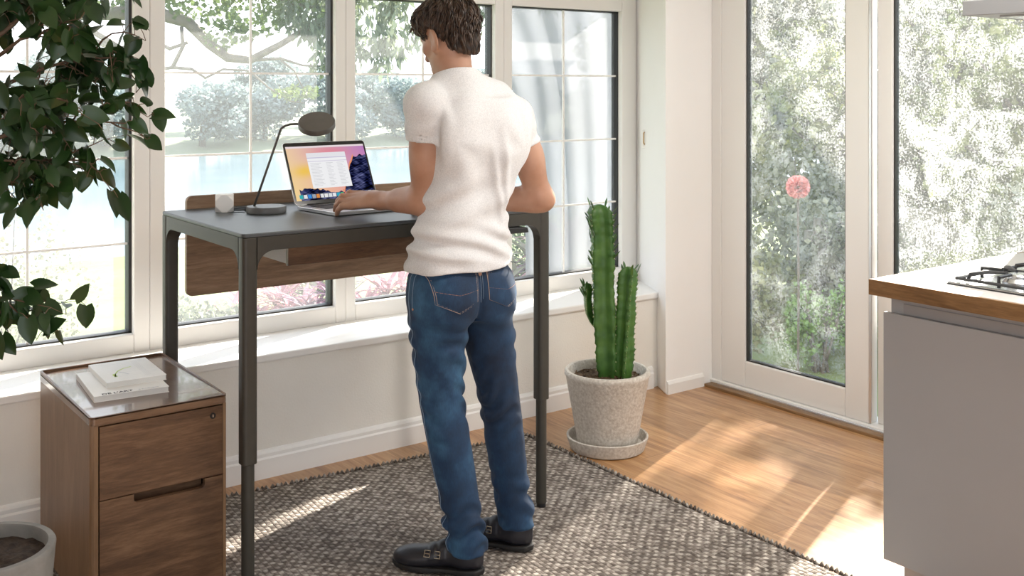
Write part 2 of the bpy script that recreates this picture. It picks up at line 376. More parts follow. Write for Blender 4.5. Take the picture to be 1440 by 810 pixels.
# ---------------------------------------------------------------- sit-stand desk
X0, X1, Y0, Y1, ZT = 1.240, 2.405, 3.015, 3.752, 1.090
dk = thing('standing_desk', 'dark olive-brown height-adjustable standing desk on the rug by the window', 'desk')
mb = MB().prism(rrect(X1 - X0, Y1 - Y0, .02, 5, (X0 + X1) / 2, (Y0 + Y1) / 2), ZT - .012, ZT)
mb.build('desktop', M['desktop'], dk, bevel=.003)
LW = .047; zr = ZT - .013
def rail_outline(a, b, depth, r):
    # inverted U between two legs with rounded inner corners
    pts = [(a, zr)]
    for i in range(9): t = R(180 - 90 * i / 8); pts.append((a + r + r * math.cos(t), zr - depth - r + r * math.sin(t)))
    for i in range(9): t = R(90 - 90 * i / 8); pts.append((b - r + r * math.cos(t), zr - depth - r + r * math.sin(t)))
    pts += [(b, zr)]
    return pts
g = .001
for y in (Y0 + .0025, Y1 - .0025 - .042):
    MB().prism(rail_outline(X0 + LW - .001, X1 - LW + .001, .042, .055), y, y + .042, 'y').build('rail', M['deskframe'], dk, bevel=.003)
for x in (X0 + .0025, X1 - .0025 - .042):
    MB().prism(rail_outline(Y0 + LW - .001, Y1 - LW + .001, .042, .055), x, x + .042, 'x').build('rail', M['deskframe'], dk, bevel=.003)
for lx in (X0 + LW / 2 + .001, X1 - LW / 2 - .001):
    for ly in (Y0 + LW / 2 + .001, Y1 - LW / 2 - .001):
        o = MB().prism(rrect(LW, LW, .013, 6, lx, ly), .40, zr).build('leg', M['deskframe'], dk, True, bevel=.002, autos=35)
        i = MB().tube([(lx, ly, .025), (lx, ly, .42)], .0195, 24).build('inner_tube', M['deskframe'], o, True, autos=40)
        MB().tube([(lx, ly, .011), (lx, ly, .026)], .017, 20).build('foot_pad', M['black'], o, True, autos=40)
# walnut modesty panel behind the top
mb = MB().prism(rrect(2.36 - 1.333, .36, .022, 6, (2.36 + 1.333) / 2, .956), 3.756, 3.776, 'y')
mb.build('back_panel', M['walnutlight'], dk, bevel=.002)
# cable drawer below the top
dw = MB().prism([(1.42, .967), (2.08, .967), (2.08, 1.036), (1.42, 1.036)], 3.095, 3.113, 'y').build('drawer', M['walnut'], dk, bevel=.002)
mb = MB(); mb.box(1.424, 1.434, 3.113, 3.50, .972, 1.036); mb.box(2.066, 2.076, 3.113, 3.50, .972, 1.036); mb.box(1.434, 2.066, 3.49, 3.50, .972, 1.036); mb.box(1.434, 2.066, 3.113, 3.49, .972, .978)
mb.build('drawer_tray', M['drawerside'], dw); 
hs = MB(); hs.prism([(2.20, 1.012), (2.295, 1.012), (2.29, 1.030), (2.205, 1.034)], 3.0, 3.06, 'y'); hs.build('height_switch', M['black'], dk, bevel=.003)['label'] = 'black height control switch'

# ---------------------------------------------------------------- desk lamp
lp = thing('desk_lamp', 'small dark round-headed desk lamp with a bent arm, left of the laptop', 'lamp', (1.52, 3.49, ZT))
MB().lathe([(.064, 0), (.068, .002), (.068, .020), (.066, .023), (.0, .0232)], 48, close=False).add([], []).build('base', M['lampgrey'], lp, True, autos=40)
hx, hy, hz = .173, -.103, .305      # head centre relative to base
dirv = Vector((.804, -.595, 0))
A0 = Vector((-.045 * .804, .045 * .595, .015)); A1 = A0 + Vector((.804 * .095, -.595 * .095, .275))
K = A1 + Vector((0, 0, .0))
pts = [A0, A0.lerp(A1, .5), A1]
B0 = A1 + dirv * .05 + Vector((0, 0, .018))
for t in (.25, .5, .75, 1): pts.append((A1.lerp(A1 + Vector((.008, -.006, .02)), t)).lerp(B0, t ** 1.0 * t))
pts.append(B0 + dirv * .02)
MB().tube(pts, .0042, 12).build('arm', M['lamp'], lp, True)
hd = MB().lathe([(.0, -.011), (.060, -.011), (.064, -.008), (.064, .008), (.062, .011), (0, .011)], 56, close=False).build('lamp_head', M['lamp'], lp, True, autos=35)
hc = B0 + dirv * .075
hd.location = hc
nrm = Vector((-.595 * .50, -.804 * .50, .83)).normalized() + Vector((.04, -.03, 0)); hd.rotation_euler = nrm.to_track_quat('Z', 'Y').to_euler()
MB().lathe([(0, -.0125), (.052, -.0125), (.054, -.0108)], 40, close=False).build('diffuser', mat('lamp_diffuser', (.8, .78, .72), .6), hd, True)
# lamp cable ring on the desk
cb = MB(); pts = []
for i in range(60):
    a = i / 59 * 4.1 * math.pi; r = .034 + .004 * math.sin(a * 1.3)
    pts.append((1.475 + r * 1.25 * math.cos(a), 3.60 + r * math.sin(a), ZT + .0035 + .0022 * i / 30))
pts += [(1.47, 3.56, ZT + .004), (1.50, 3.54, ZT + .004)]
cb.tube(pts, .0024, 8)
clean(cb.build('coiled_cable', M['cable'], None, True), 'thin dark cable coiled on the desktop behind the desk lamp', 'cable')
# faceted white gadget
bm = bmesh.new(); bmesh.ops.create_cube(bm, size=.062); bmesh.ops.bevel(bm, geom=bm.verts[:] , offset=.023, segments=1, affect='VERTICES')
bmesh.ops.bevel(bm, geom=bm.edges[:], offset=.0012, segments=1, affect='EDGES')
me = bpy.data.meshes.new('faceted_speaker'); bm.to_mesh(me); bm.free(); me.materials.append(M['gadget'])
o = bpy.data.objects.new('faceted_speaker', me); COL.objects.link(o); o.location = (1.412, 3.60, ZT + .0312); o.rotation_euler = (0, 0, R(-22))
clean(o, 'small faceted white block on the left rear corner of the desk', 'ornament')

# ---------------------------------------------------------------- laptop
LX, LY = 1.812, 3.515
lt = thing('laptop', 'open silver laptop with black bezel on the standing desk, mountain picture on screen', 'laptop', (LX, LY, ZT), R(5))
W2 = .176; D = .262
def rr3(w, h, r, cx, cy): return rrect(w, h, r, 5, cx, cy)
MB().prism(rr3(2 * W2, D, .012, 0, -D / 2), .002, .014).build('base', M['laptopal'], lt, bevel=.0015)
kb = MB()
for r_ in range(6):
    n = 14; y = -.035 - r_ * .0185; ww = .285 / n
    for k in range(n):
        if r_ == 5 and 4 <= k <= 8:
            if k == 4: kb.box(-.1425 + 4 * ww + .001, -.1425 + 9 * ww - .001, y - .0165, y, .0142, .0155)
            continue
        kb.box(-.1425 + k * ww + .001, -.1425 + (k + 1) * ww - .001, y - (.0165 if r_ else .010), y, .0142, .0155)
MB().box(-.146, .146, -.150, -.030, .0135, .0143).build('keyboard_well', M['bezel'], lt)
kb.build('keyboard', M['keys'], lt)
MB().box(-.052, .052, -.245, -.165, .0139, .0145).build('trackpad', mat('trackpad', (.55, .55, .56), .3, .5), lt)
MB().tube([(-.13, 0.0, .012), (.13, 0.0, .012)], .006, 12).build('hinge', M['bezel'], lt, True)
ld = bpy.data.objects.new('lid', None)
# lid frame: local x right, y up along the lid, z toward the user; tilt back
def lid_obj(mb, name, m, parent, **k):
    o = mb.build(name, m, parent, **k); return o
lid = MB().prism(rr3(2 * W2, .240, .012, 0, .122), -.005, 0).build('lid', M['laptopal'], lt, bevel=.001)
lid.location = (0, .004, .012); lid.rotation_euler = (R(90 - 24), 0, 0)
MB().prism(rr3(2 * W2 - .003, .237, .011, 0, .122), 0, .0006).build('bezel', M['bezel'], lid)
m = M['screen'] = bpy.data.materials.new('lit_screen'); m.use_nodes = True; m.node_tree.nodes.clear()
at = N(m, 'Attribute', attribute_name='pic'); em = N(m, 'Emission'); em.inputs[1].default_value = .72; o_ = N(m, 'OutputMaterial')
L(m, at.outputs['Color'], em.inputs[0]); L(m, em.outputs[0], o_.inputs[0])
SWd, SH = .334, .208; nx, ny = 230, 144
def srgb(c): return tuple(((x / 255) ** 2.2) for x in c)
U, V = np.meshgrid((np.arange(nx) + .5) / nx, (np.arange(ny) + .5) / ny)     # V up
rs = np.random.RandomState(5)
def nz(u, v, s, seed):
    r = np.random.RandomState(seed); out = np.zeros_like(u)
    for k in range(9):
        a, b, ph = r.normal(0, s), r.normal(0, s), r.uniform(0, 6.28); out += np.sin(u * a + v * b + ph)
    return out / 4
tl, tr, bl, mid = [np.array(c, float) for c in ((240, 205, 170), (185, 130, 195), (247, 215, 150), (240, 150, 160))]
C = (tl[None, None] * (1 - U[..., None]) + tr[None, None] * U[..., None]) * V[..., None] + (bl[None, None] * (1 - U[..., None]) + mid * U[..., None]) * (1 - V[..., None])
y_ = np.exp(-((V - .52 - .1 * U) ** 2 / .012 + (U - .18) ** 2 / .02)); C = C * (1 - .75 * y_[..., None]) + np.array((245, 200, 70)) * .75 * y_[..., None]
p_ = np.exp(-((V - .88) ** 2 / .01 + (U - .55) ** 2 / .06)); C = C * (1 - .6 * p_[..., None]) + np.array((232, 125, 140)) * .6 * p_[..., None]
ridge = .17 + .05 * np.sin(U * 9) + .02 * nz(U, U * 0, 30, 1) + np.clip((U - .62) * 2.6, 0, .56) + .02 * nz(U, U * 0, 60, 3)
ridge = np.where(U < .06, -1, ridge); mt = V < ridge
rock = np.array((38, 42, 74))[None, None] + (nz(U, V * .6, 55, 4) + nz(U, V, 110, 6))[..., None] * np.array((34, 34, 42)) + 18 * nz(U, V, 20, 8)[..., None]
orange = (np.abs(V - ridge) < .05) & (U > .6) & (U < .83) & ~mt; C[orange] = (236, 150, 110)
C[mt] = np.clip(rock, 12, 200)[mt]
C[V > .965] = (236, 222, 226)
cols = [(40, 170, 175), (235, 235, 240), (40, 130, 225), (150, 160, 175), (225, 130, 50), (235, 235, 235), (240, 240, 240), (225, 230, 235), (240, 240, 245), (35, 160, 190), (60, 190, 120), (230, 90, 80), (250, 250, 250), (80, 160, 230), (60, 200, 220), (70, 180, 240), (90, 120, 190), (230, 235, 245)]
for i, cc in enumerate(cols):
    u0 = .045 + i * .0515; k = (U > u0) & (U < u0 + .042) & (V > .035) & (V < .105); C[k] = cc
dk_ = (V < .125) & (V > .02) & (U > .03) & (U < .975); C[dk_] = C[dk_] * .85 + 30
wn = (U > .235) & (U < .735) & (V > .205) & (V < .87); C[wn] = (244, 244, 246)
C[wn & (V > .79)] = (232, 231, 236); C[wn & (V > .765) & (V < .785)] = (205, 200, 222); C[wn & (V > .70) & (V < .715)] = (214, 208, 226)
row = (np.floor((V * 144)) % 4 == 0) & (V < .68) & (V > .23) & wn
for a, b in ((.26, .40), (.46, .55), (.60, .70)):
    wv = b - .02 * (1 + np.sin(np.floor(V * 36) * 2.3)); C[row & (U > a) & (U < wv)] = (200, 200, 205)
mb = MB()
for j in range(ny + 1):
    for i in range(nx + 1): mb.v.append((-SWd / 2 + SWd * i / nx, .018 + SH * j / ny, .0009))
for j in range(ny):
    for i in range(nx): a = j * (nx + 1) + i; mb.f.append((a, a + 1, a + nx + 2, a + nx + 1)); mb.mi.append(0)
me = bpy.data.meshes.new('screen'); me.from_pydata(mb.v, [], mb.f); me.materials.append(m)
ca = me.color_attributes.new('pic', 'FLOAT_COLOR', 'CORNER')
lin = (np.clip(C, 0, 255) / 255) ** 2.2; arr = np.ones((ny * nx, 4, 4), np.float32); arr[:, :, :3] = lin.reshape(-1, 1, 3)
ca.data.foreach_set('color', arr.ravel())
o = bpy.data.objects.new('screen', me); COL.objects.link(o); o.parent = lid

# ---------------------------------------------------------------- drawer pedestal and books
CX0, CX1, CY0, CY1, CT = .832, 1.234, 3.126, 3.722, .60
pd = thing('filing_cabinet', 'walnut two-drawer pedestal cabinet with tray top, left of the desk', 'cabinet')
def crn(x0, x1, y0, y1, r, n=6): return rrect(x1 - x0, y1 - y0, r, n, (x0 + x1) / 2, (y0 + y1) / 2)
# carcass as an open box with rounded left front edge
mb = MB(); mb.prism([(CX0 + .012, CY0 + .002), (CX0 + .024, CY0 + .002), (CX0 + .024, CY1 - .004), (CX0 + .002, CY1 - .004), (CX0 + .002, CY0 + .012), (CX0 + .005, CY0 + .005)], .02, CT - .032)
mb.box(CX1 - .012, CX1 - .002, CY0 + .002, CY1 - .004, .02, CT - .032); mb.box(CX0 + .024, CX1 - .012, CY1 - .02, CY1 - .004, .02, CT - .032)
mb.box(CX0 + .024, CX1 - .012, CY0 + .024, CY1 - .02, .02, .03); mb.box(CX0 + .024, CX1 - .012, CY0 + .004, CY1 - .02, CT - .036, CT - .032)
mb.build('carcass', M['walnutv'], pd, bevel=.001)
MB().box(CX0 + .03, CX1 - .03, CY0 + .04, CY1 - .03, 0, .02).build('plinth', M['black'], pd)
mb = MB().prism(crn(CX0, CX1, CY0 - .003, CY1, .014), CT - .031, CT - .008); mb.build('tray_top', M['walnuttop'], pd, bevel=.001)
rim = MB(); o_pts = crn(CX0, CX1, CY0 - .003, CY1, .014); i_pts = crn(CX0 + .007, CX1 - .007, CY0 + .004, CY1 - .007, .008); n = len(o_pts)
vs = [(a, b, z) for pts_, z in ((o_pts, CT - .012), (o_pts, CT + .0), (i_pts, CT + .0), (i_pts, CT - .012)) for a, b in pts_]
# the rim stands lower along the front
vs = [(x, y, z if (z < CT - .005 or y > CY0 + .02) else CT - .0075) for x, y, z in vs]
rim.add(vs, [(k * n + i, k * n + (i + 1) % n, (k + 1) * n + (i + 1) % n, (k + 1) * n + i) for k in range(3) for i in range(n)])
rim.build('tray_rim', M['walnut'], pd)
DX0, DX1 = CX0 + .027, CX1 - .014
ds = MB().box(DX0, DX1, CY0, CY0 + .018, .353, .5615).build('drawer', M['walnut'], pd, bevel=.0008)
lk = MB().tube([(CX1 - .045, CY0 - .003, .535), (CX1 - .045, CY0 + .01, .535)], .009, 24); lk.build('lock', M['black'], ds, True, autos=40)
MB().box(CX1 - .0462, CX1 - .0438, CY0 - .0042, CY0 - .002, .531, .539).build('keyhole', M['steel'], ds)
hx0, hx1, hd_, r = .955, 1.165, .026, .013; zt = .350
pts = [(DX0, .03), (DX1, .03), (DX1, zt), (hx1 , zt)]
for i in range(9): a = R(0 - 90 * i / 8); pts.append((hx1 - .013 + .013 * math.cos(a), zt - hd_ + .013 + .013 * math.sin(a)))
for i in range(9): a = R(270 - 90 * i / 8); pts.append((hx0 + .013 + .013 * math.cos(a), zt - hd_ + .013 + .013 * math.sin(a)))
pts += [(hx0, zt), (DX0, zt)]
MB().prism(pts, CY0, CY0 + .018, 'y').build('drawer', M['walnut'], pd, bevel=.0008)
MB().box(DX0 + .05, DX1 - .05, CY0 + .045, CY0 + .053, .25, .36).build('handle_recess', M['walnut'], pd)
zb = CT - .008
b1 = thing('magazine', 'larger white paperback with black lettering lying under the thinner book on the cabinet', 'book', (1.005, 3.415, zb), R(-5))
MB().prism(rrect(.215, .30, .002, 2), .0015, .0165).build('page_block', M['pages'], b1)
cvr = MB(); cvr.box(-.109, .109, -.152, .152, 0, .0015); cvr.box(-.109, .109, -.152, .152, .0165, .018); cvr.box(-.109, -.1075, -.152, .152, .0015, .0165)
cvr.build('cover', M['paper'], b1, bevel=.0006)
Tm = lambda x, y, z, rz=0: Matrix.Translation((x, y, z)) @ Matrix.Rotation(rz, 4, 'Z')
text('cover_lettering', "DE L'ART", .022, M['ink'], b1, Tm(-.085, -.146, .0182), .0004)
text('cover_lettering', "A MAGAZIN", .011, M['inkgrey'], b1, Tm(.02, -.143, .0182))
b2 = thing('magazine', 'thinner white book with a pale green sprig drawing, topmost of the two', 'book', (1.035, 3.462, zb + .018), R(-3))
MB().prism(rrect(.178, .25, .002, 2), .0012, .0155).build('page_block', M['pages'], b2)
cvr = MB(); cvr.box(-.09, .09, -.126, .126, 0, .0012); cvr.box(-.09, .09, -.126, .126, .0155, .0167); cvr.box(-.09, -.0888, -.126, .126, .0012, .0155)
cvr.build('cover', M['paper'], b2, bevel=.0005)
sp_ = MB(); Z = .0171
def ribbon(mb, pts, wd, z, mi=0):
    for a, b in zip(pts, pts[1:]):
        d = Vector((b[0] - a[0], b[1] - a[1])).normalized() * wd; mb.quad((a[0] - d.y, a[1] + d.x, z), (a[0] + d.y, a[1] - d.x, z), (b[0] + d.y, b[1] - d.x, z), (b[0] - d.y, b[1] + d.x, z), mi)
ribbon(sp_, [(-.05, -.07), (-.045, -.04), (-.03, -.005), (-.005, .02), (.02, .03)], .0022, Z)
ribbon(sp_, [(-.032, -.01), (-.02, -.03), (-.008, -.06)], .0016, Z, 1); ribbon(sp_, [(-.048, -.07), (-.05, -.05), (-.046, -.035)], .005, Z)
for i in range(4): ribbon(sp_, [(.035 + .005 * i, -.10), (.035 + .005 * i, .10)], .0003, Z, 1)
for y in (.085, .07, -.03, -.06, -.075, .09): ribbon(sp_, [(-.06, y), (.03, y)], .0003, Z, 1); ribbon(sp_, [(.055, y + .01), (.08, y + .01)], .0005, Z, 1)
sp_.build('cover_print', [M['inklight'], M['inkgrey']], b2)

# ---------------------------------------------------------------- kitchen island, hob and hood
isl = thing('kitchen_island', 'grey kitchen island with worktop painted pale as reflected sky and wooden edge at right', 'kitchen island')
IX, IY = 2.82, 1.976; ZI = .94
MB().prism([(IX + .012, IY - .012), (4.02, IY - .012), (4.02, -.4), (IX + .012, -.4)], ZI - .048, ZI).build('worktop', M['islandtop'], isl, bevel=.0015)
eb = MB(); eb.box(IX, IX + .012, -.4, IY, ZI - .048, ZI - .0005); eb.box(IX + .012, 4.02, IY - .012, IY, ZI - .048, ZI - .0005); eb.build('edge_band', M['oakedge'], isl, bevel=.001)
MB().box(IX + .05, 3.98, -.38, IY - .045, .085, ZI - .048).build('carcass', M['islandgrey'], isl, bevel=.0015)
MB().box(IX + .032, IX + .05, -.38, IY - .03, .085, ZI - .10).build('side_panel', M['islandgrey'], isl, bevel=.0015)
MB().box(IX + .046, IX + .052, -.38, IY - .09, ZI - .098, ZI - .068).build('grip_channel', mat('channel_shadow_grey', (.30, .29, .29), .5), isl)
MB().box(IX + .08, 3.9, -.33, IY - .07, 0, .085).build('plinth', M['islandgrey'], isl, bevel=.001)
hb = thing('gas_hob', 'stainless gas hob with black cast-iron supports on the pale worktop', 'hob', (2.935, 1.19, ZI))
MB().prism(rrect(.52, .60, .015, 4, .26, .30), 0, .008).build('steel_tray', M['steel'], hb, bevel=.003)
MB().prism(rrect(.524, .604, .015, 4, .26, .30), -.0005, .004).build('edge_trim', M['castiron'], hb)
for gx, gy in ((.13, .44), (.39, .44), (.13, .16), (.39, .16)):
    b_ = MB().lathe([(.05, 0), (.05, .008), (.04, .018), (.034, .019), (.034, .026), (.03, .030), (0, .030)], 32, (gx, gy, .008), close=False).build('burner', M['steel'], hb, True, autos=35)
    gr_ = MB()
    for k in range(4):
        a = k * math.pi / 2 + math.pi / 4; c_, s_ = math.cos(a), math.sin(a)
        gr_.tube([(gx + c_ * .165 * .9, gy + s_ * .165 * .9, .012), (gx + c_ * .14, gy + s_ * .14, .034), (gx + c_ * .10, gy + s_ * .10, .040), (gx + c_ * .035, gy + s_ * .035, .040)], [.005, .006, .006, .004], 6)
    for k in range(4):
        a = k * math.pi / 2; c_, s_ = math.cos(a), math.sin(a); p, q = (gx + c_ * .12, gy + s_ * .12), (gx + c_ * .055, gy + s_ * .055)
        gr_.tube([(*p, .010), (*p, .040), (*q, .041)], .0055, 6)
    fr_ = [(gx - .122, gy - .13), (gx + .122, gy - .13), (gx + .122, gy + .13), (gx - .122, gy + .13)]
    for k in range(4): gr_.tube([(*fr_[k], .020), (*fr_[(k + 1) % 4], .020)], .005, 6)
    gr_.build('pan_support', M['castiron'], hb, True, autos=40)
for k in range(4): MB().lathe([(.018, 0), (.018, .012), (.014, .02), (0, .02)], 24, (.10 + k * .1, .03, .008), close=False).build('knob', M['steel'], hb, True, autos=40)
hh = thing('range_hood', 'grey steel range hood hanging above the gas hob at top right', 'range hood')
MB().box(3.16, 3.70, .9, 1.87, 1.752, 1.80).build('canopy', M['hood'], hh, bevel=.002)
mb = MB(); vs = [(3.17, .91, 1.80), (3.69, .91, 1.80), (3.69, 1.86, 1.80), (3.17, 1.86, 1.80), (3.33, 1.25, 2.0), (3.53, 1.25, 2.0), (3.53, 1.52, 2.0), (3.33, 1.52, 2.0)]
mb.add(vs, [(0, 1, 5, 4), (1, 2, 6, 5), (2, 3, 7, 6), (3, 0, 4, 7), (4, 5, 6, 7), (0, 3, 2, 1)]); mb.build('pyramid', M['hood'], hh, bevel=.002)
MB().box(3.33, 3.53, 1.25, 1.52, 2.0, 2.62).build('flue', M['hood'], hh, bevel=.002)
MB().box(3.22, 3.64, .98, 1.78, 1.746, 1.752).build('grease_filter', M['steel'], hh)
# ---------------------------------------------------------------- implicit-surface modelling for the person
F4 = np.float32
def A3(p): return np.array(p, F4)
def smin(a, b, k):
    h = np.maximum(k - np.abs(a - b), 0) / k; return np.minimum(a, b) - h * h * k * .25
def smax(a, b, k): return -smin(-a, -b, k)
def cone(P, a, b, ra, rb):
    a, b = A3(a), A3(b); d = b - a; t = np.clip(((P - a) @ d) / (d @ d), 0, 1)
    return np.linalg.norm(P - a - t[:, None] * d, axis=1) - (ra + (rb - ra) * t)
def ell(P, c, r, B=None):
    q = P - A3(c)
    if B is not None: q = q @ B
    q = q / A3(r); k = np.linalg.norm(q, axis=1); return (k - 1) * min(r)
def interp(z, tab, j):
    zs = [t[0] for t in tab]; vs = [t[j] for t in tab]
    # smooth cubic (Catmull-Rom) through the table
    zs = np.array(zs); vs = np.array(vs); m = np.gradient(vs, zs)
    i = np.clip(np.searchsorted(zs, z) - 1, 0, len(zs) - 2); h = zs[i + 1] - zs[i]; t = np.clip((z - zs[i]) / h, 0, 1)
    return ((2 * t ** 3 - 3 * t ** 2 + 1) * vs[i] + (t ** 3 - 2 * t ** 2 + t) * h * m[i] + (-2 * t ** 3 + 3 * t ** 2) * vs[i + 1] + (t ** 3 - t ** 2) * h * m[i + 1]).astype(F4)
def tubez(P, tab, e=2.2, cap=.02, ret=False):
    # tab rows: z, cx, cy, rx, ry
    z = P[:, 2]; cx, cy, rx, ry = (interp(z, tab, j) for j in (1, 2, 3, 4))
    q = (np.abs((P[:, 0] - cx) / rx) ** e + np.abs((P[:, 1] - cy) / ry) ** e) ** (1 / e)
    d = (q - 1) * np.minimum(rx, ry)
    d = smax(d, np.maximum(tab[0][0] - z, z - tab[-1][0]), cap)
    return (d, np.arctan2(P[:, 1] - cy, P[:, 0] - cx)) if ret else d
def sdf_mesh(name, fn, lo, hi, h, material, parent):
    lo = A3(lo); n = [int(math.ceil((b - a) / h / 16)) * 16 + 1 for a, b in zip(lo, hi)]
    D = np.full(n, 1, F4); g = np.arange(17)
    for bi in range(0, n[0] - 1, 16):
        bj, bk = np.meshgrid(np.arange(0, n[1] - 1, 16), np.arange(0, n[2] - 1, 16), indexing='ij')
        cs = np.stack([np.full(bj.size, bi + 8), bj.ravel() + 8, bk.ravel() + 8], 1) * h + lo
        v = fn(cs.astype(F4))
        for q in range(bj.size):
            j, k = bj.ravel()[q], bk.ravel()[q]
            if abs(v[q]) > 20 * h + .02: D[bi:bi + 17, j:j + 17, k:k + 17] = v[q]; continue
            X = np.stack(np.meshgrid(bi + g, j + g, k + g, indexing='ij'), -1).reshape(-1, 3).astype(F4) * h + lo
            D[bi:bi + 17, j:j + 17, k:k + 17] = fn(X).reshape(17, 17, 17)
    s = D < 0
    cnt = sum(s[a:n[0] - 1 + a, b:n[1] - 1 + b, c:n[2] - 1 + c].astype(np.int8) for a in (0, 1) for b in (0, 1) for c in (0, 1))
    ci = np.argwhere((cnt > 0) & (cnt < 8)); idx = np.full([x - 1 for x in n], -1, np.int64); idx[tuple(ci.T)] = np.arange(len(ci))
    acc = np.zeros((len(ci), 3)); num = np.zeros(len(ci))
    cor = [(a, b, c) for a in (0, 1) for b in (0, 1) for c in (0, 1)]
    for p in cor:
        for ax in range(3):
            if p[ax]: continue
            q = list(p); q[ax] = 1
            dp = D[tuple((ci + p).T)]; dq = D[tuple((ci + q).T)]; mk = (dp < 0) != (dq < 0)
            t = np.where(mk, dp / np.where(mk, dp - dq, 1), 0)
            pos = ci + np.array(p); pos = pos.astype(float); pos[:, ax] += t; acc[mk] += pos[mk]; num[mk] += 1
    V = acc / num[:, None] * h + lo
    Q = []
    for ax in range(3):
        s0 = [slice(0, None)] * 3; a = s[tuple(slice(0, -1) if i == ax else slice(1, -1) for i in range(3))]; b = s[tuple(slice(1, None) if i == ax else slice(1, -1) for i in range(3))]
        e = np.argwhere(a != b); o1, o2 = [i for i in range(3) if i != ax]; sg = a[tuple(e.T)]
        base = e.copy(); base[:, o1] += 1; base[:, o2] += 1
        def at(d1, d2): c = base.copy(); c[:, o1] -= d1; c[:, o2] -= d2; return idx[tuple(c.T)]
        q = np.stack([at(1, 1), at(0, 1), at(0, 0), at(1, 0)], 1); flip = sg if ax != 1 else ~sg
        q[~flip] = q[~flip][:, ::-1]; Q.append(q)
    Q = np.concatenate(Q); Q = Q[(Q >= 0).all(1)]
    # two light smoothing passes take out grid stepping
    for _ in range(2):
        S_ = np.zeros_like(V); W_ = np.zeros(len(V))
        for a in range(4):
            i, j = Q[:, a], Q[:, (a + 1) % 4]; np.add.at(S_, i, V[j]); np.add.at(W_, i, 1); np.add.at(S_, j, V[i]); np.add.at(W_, j, 1)
        V = V * .5 + .5 * S_ / np.maximum(W_, 1)[:, None]
    me = bpy.data.meshes.new(name); me.vertices.add(len(V)); me.vertices.foreach_set('co', V.astype(F4).ravel())
    me.loops.add(Q.size); me.loops.foreach_set('vertex_index', Q.ravel().astype(np.int32)); me.polygons.add(len(Q))
    me.polygons.foreach_set('loop_start', np.arange(0, Q.size, 4, dtype=np.int32)); me.polygons.foreach_set('loop_total', np.full(len(Q), 4, np.int32))
    me.update(calc_edges=True); me.validate(); me.polygons.foreach_set('use_smooth', [True] * len(me.polygons)); me.materials.append(material)
    o = bpy.data.objects.new(name, me); COL.objects.link(o)
    if parent: o.parent = parent
    return o

# materials
m = M['skin'] = mat('skin', (.52, .30, .20), .48, Subsurface_Weight=.12, Subsurface_Radius=(.02, .008, .004), Subsurface_Scale=.5)
v = mapping(m); L(m, ramp(m, noise(m, v, 14, 4), [(.3, (.40, .205, .13)), (.7, (.50, .285, .195))]), BS(m).inputs['Base Color']); bump(m, noise(m, v, 220, 3), .12, .001)
m = M['shirt'] = mat('grey_white_marl_cotton', (.78, .76, .75), .9, Sheen_Weight=.2)
v = mapping(m); L(m, ramp(m, noise(m, v, 260, 4, .7), [(.35, (.62, .625, .64)), (.65, (.79, .79, .80))]), BS(m).inputs['Base Color']); bump(m, noise(m, v, 400, 2), .25, .001)
m = M['jeans'] = mat('blue_denim', (.014, .045, .12), .8, Sheen_Weight=.03)
v = mapping(m); fd = noise(m, v, 4.5, 4, .6); th = noise(m, mapping(m, (420, 420, 60)), 1, 3, .7)
c = ramp(m, fd, [(.35, (.004, .015, .042)), (.55, (.009, .040, .098)), (.72, (.038, .12, .225))])
L(m, mixc(m, .5, c, ramp(m, th, [(.35, (.55, .6, .65)), (.65, (1.25, 1.25, 1.25))]), 'MULTIPLY'), BS(m).inputs['Base Color']); bump(m, th, .25, .0008)
M['stitch'] = mat('tan_stitching', (.50, .38, .30), .7); M['stitchpale'] = mat('pale_blue_stitching', (.20, .28, .38), .7); M['rivet'] = mat('copper_rivet', (.6, .32, .2), .35, 1)
M['shoe'] = noisy('black_navy_leather', (.010, .010, .014), (.022, .022, .030), 12, .42, .25, 70); M['sole'] = mat('black_rubber_sole', (.012, .011, .011), .6)
M['buckle'] = mat('brass_buckle', (.55, .45, .32), .3, 1)
m = M['hair'] = mat('dark_brown_hair', (.035, .022, .015), .38, spec=.4)
v = mapping(m); L(m, ramp(m, noise(m, v, 60, 3), [(.35, (.018, .011, .008)), (.65, (.085, .053, .036))]), BS(m).inputs['Base Color'])

pr = thing('person', 'person in a white t-shirt and blue jeans standing at the desk typing, seen from behind', 'person')
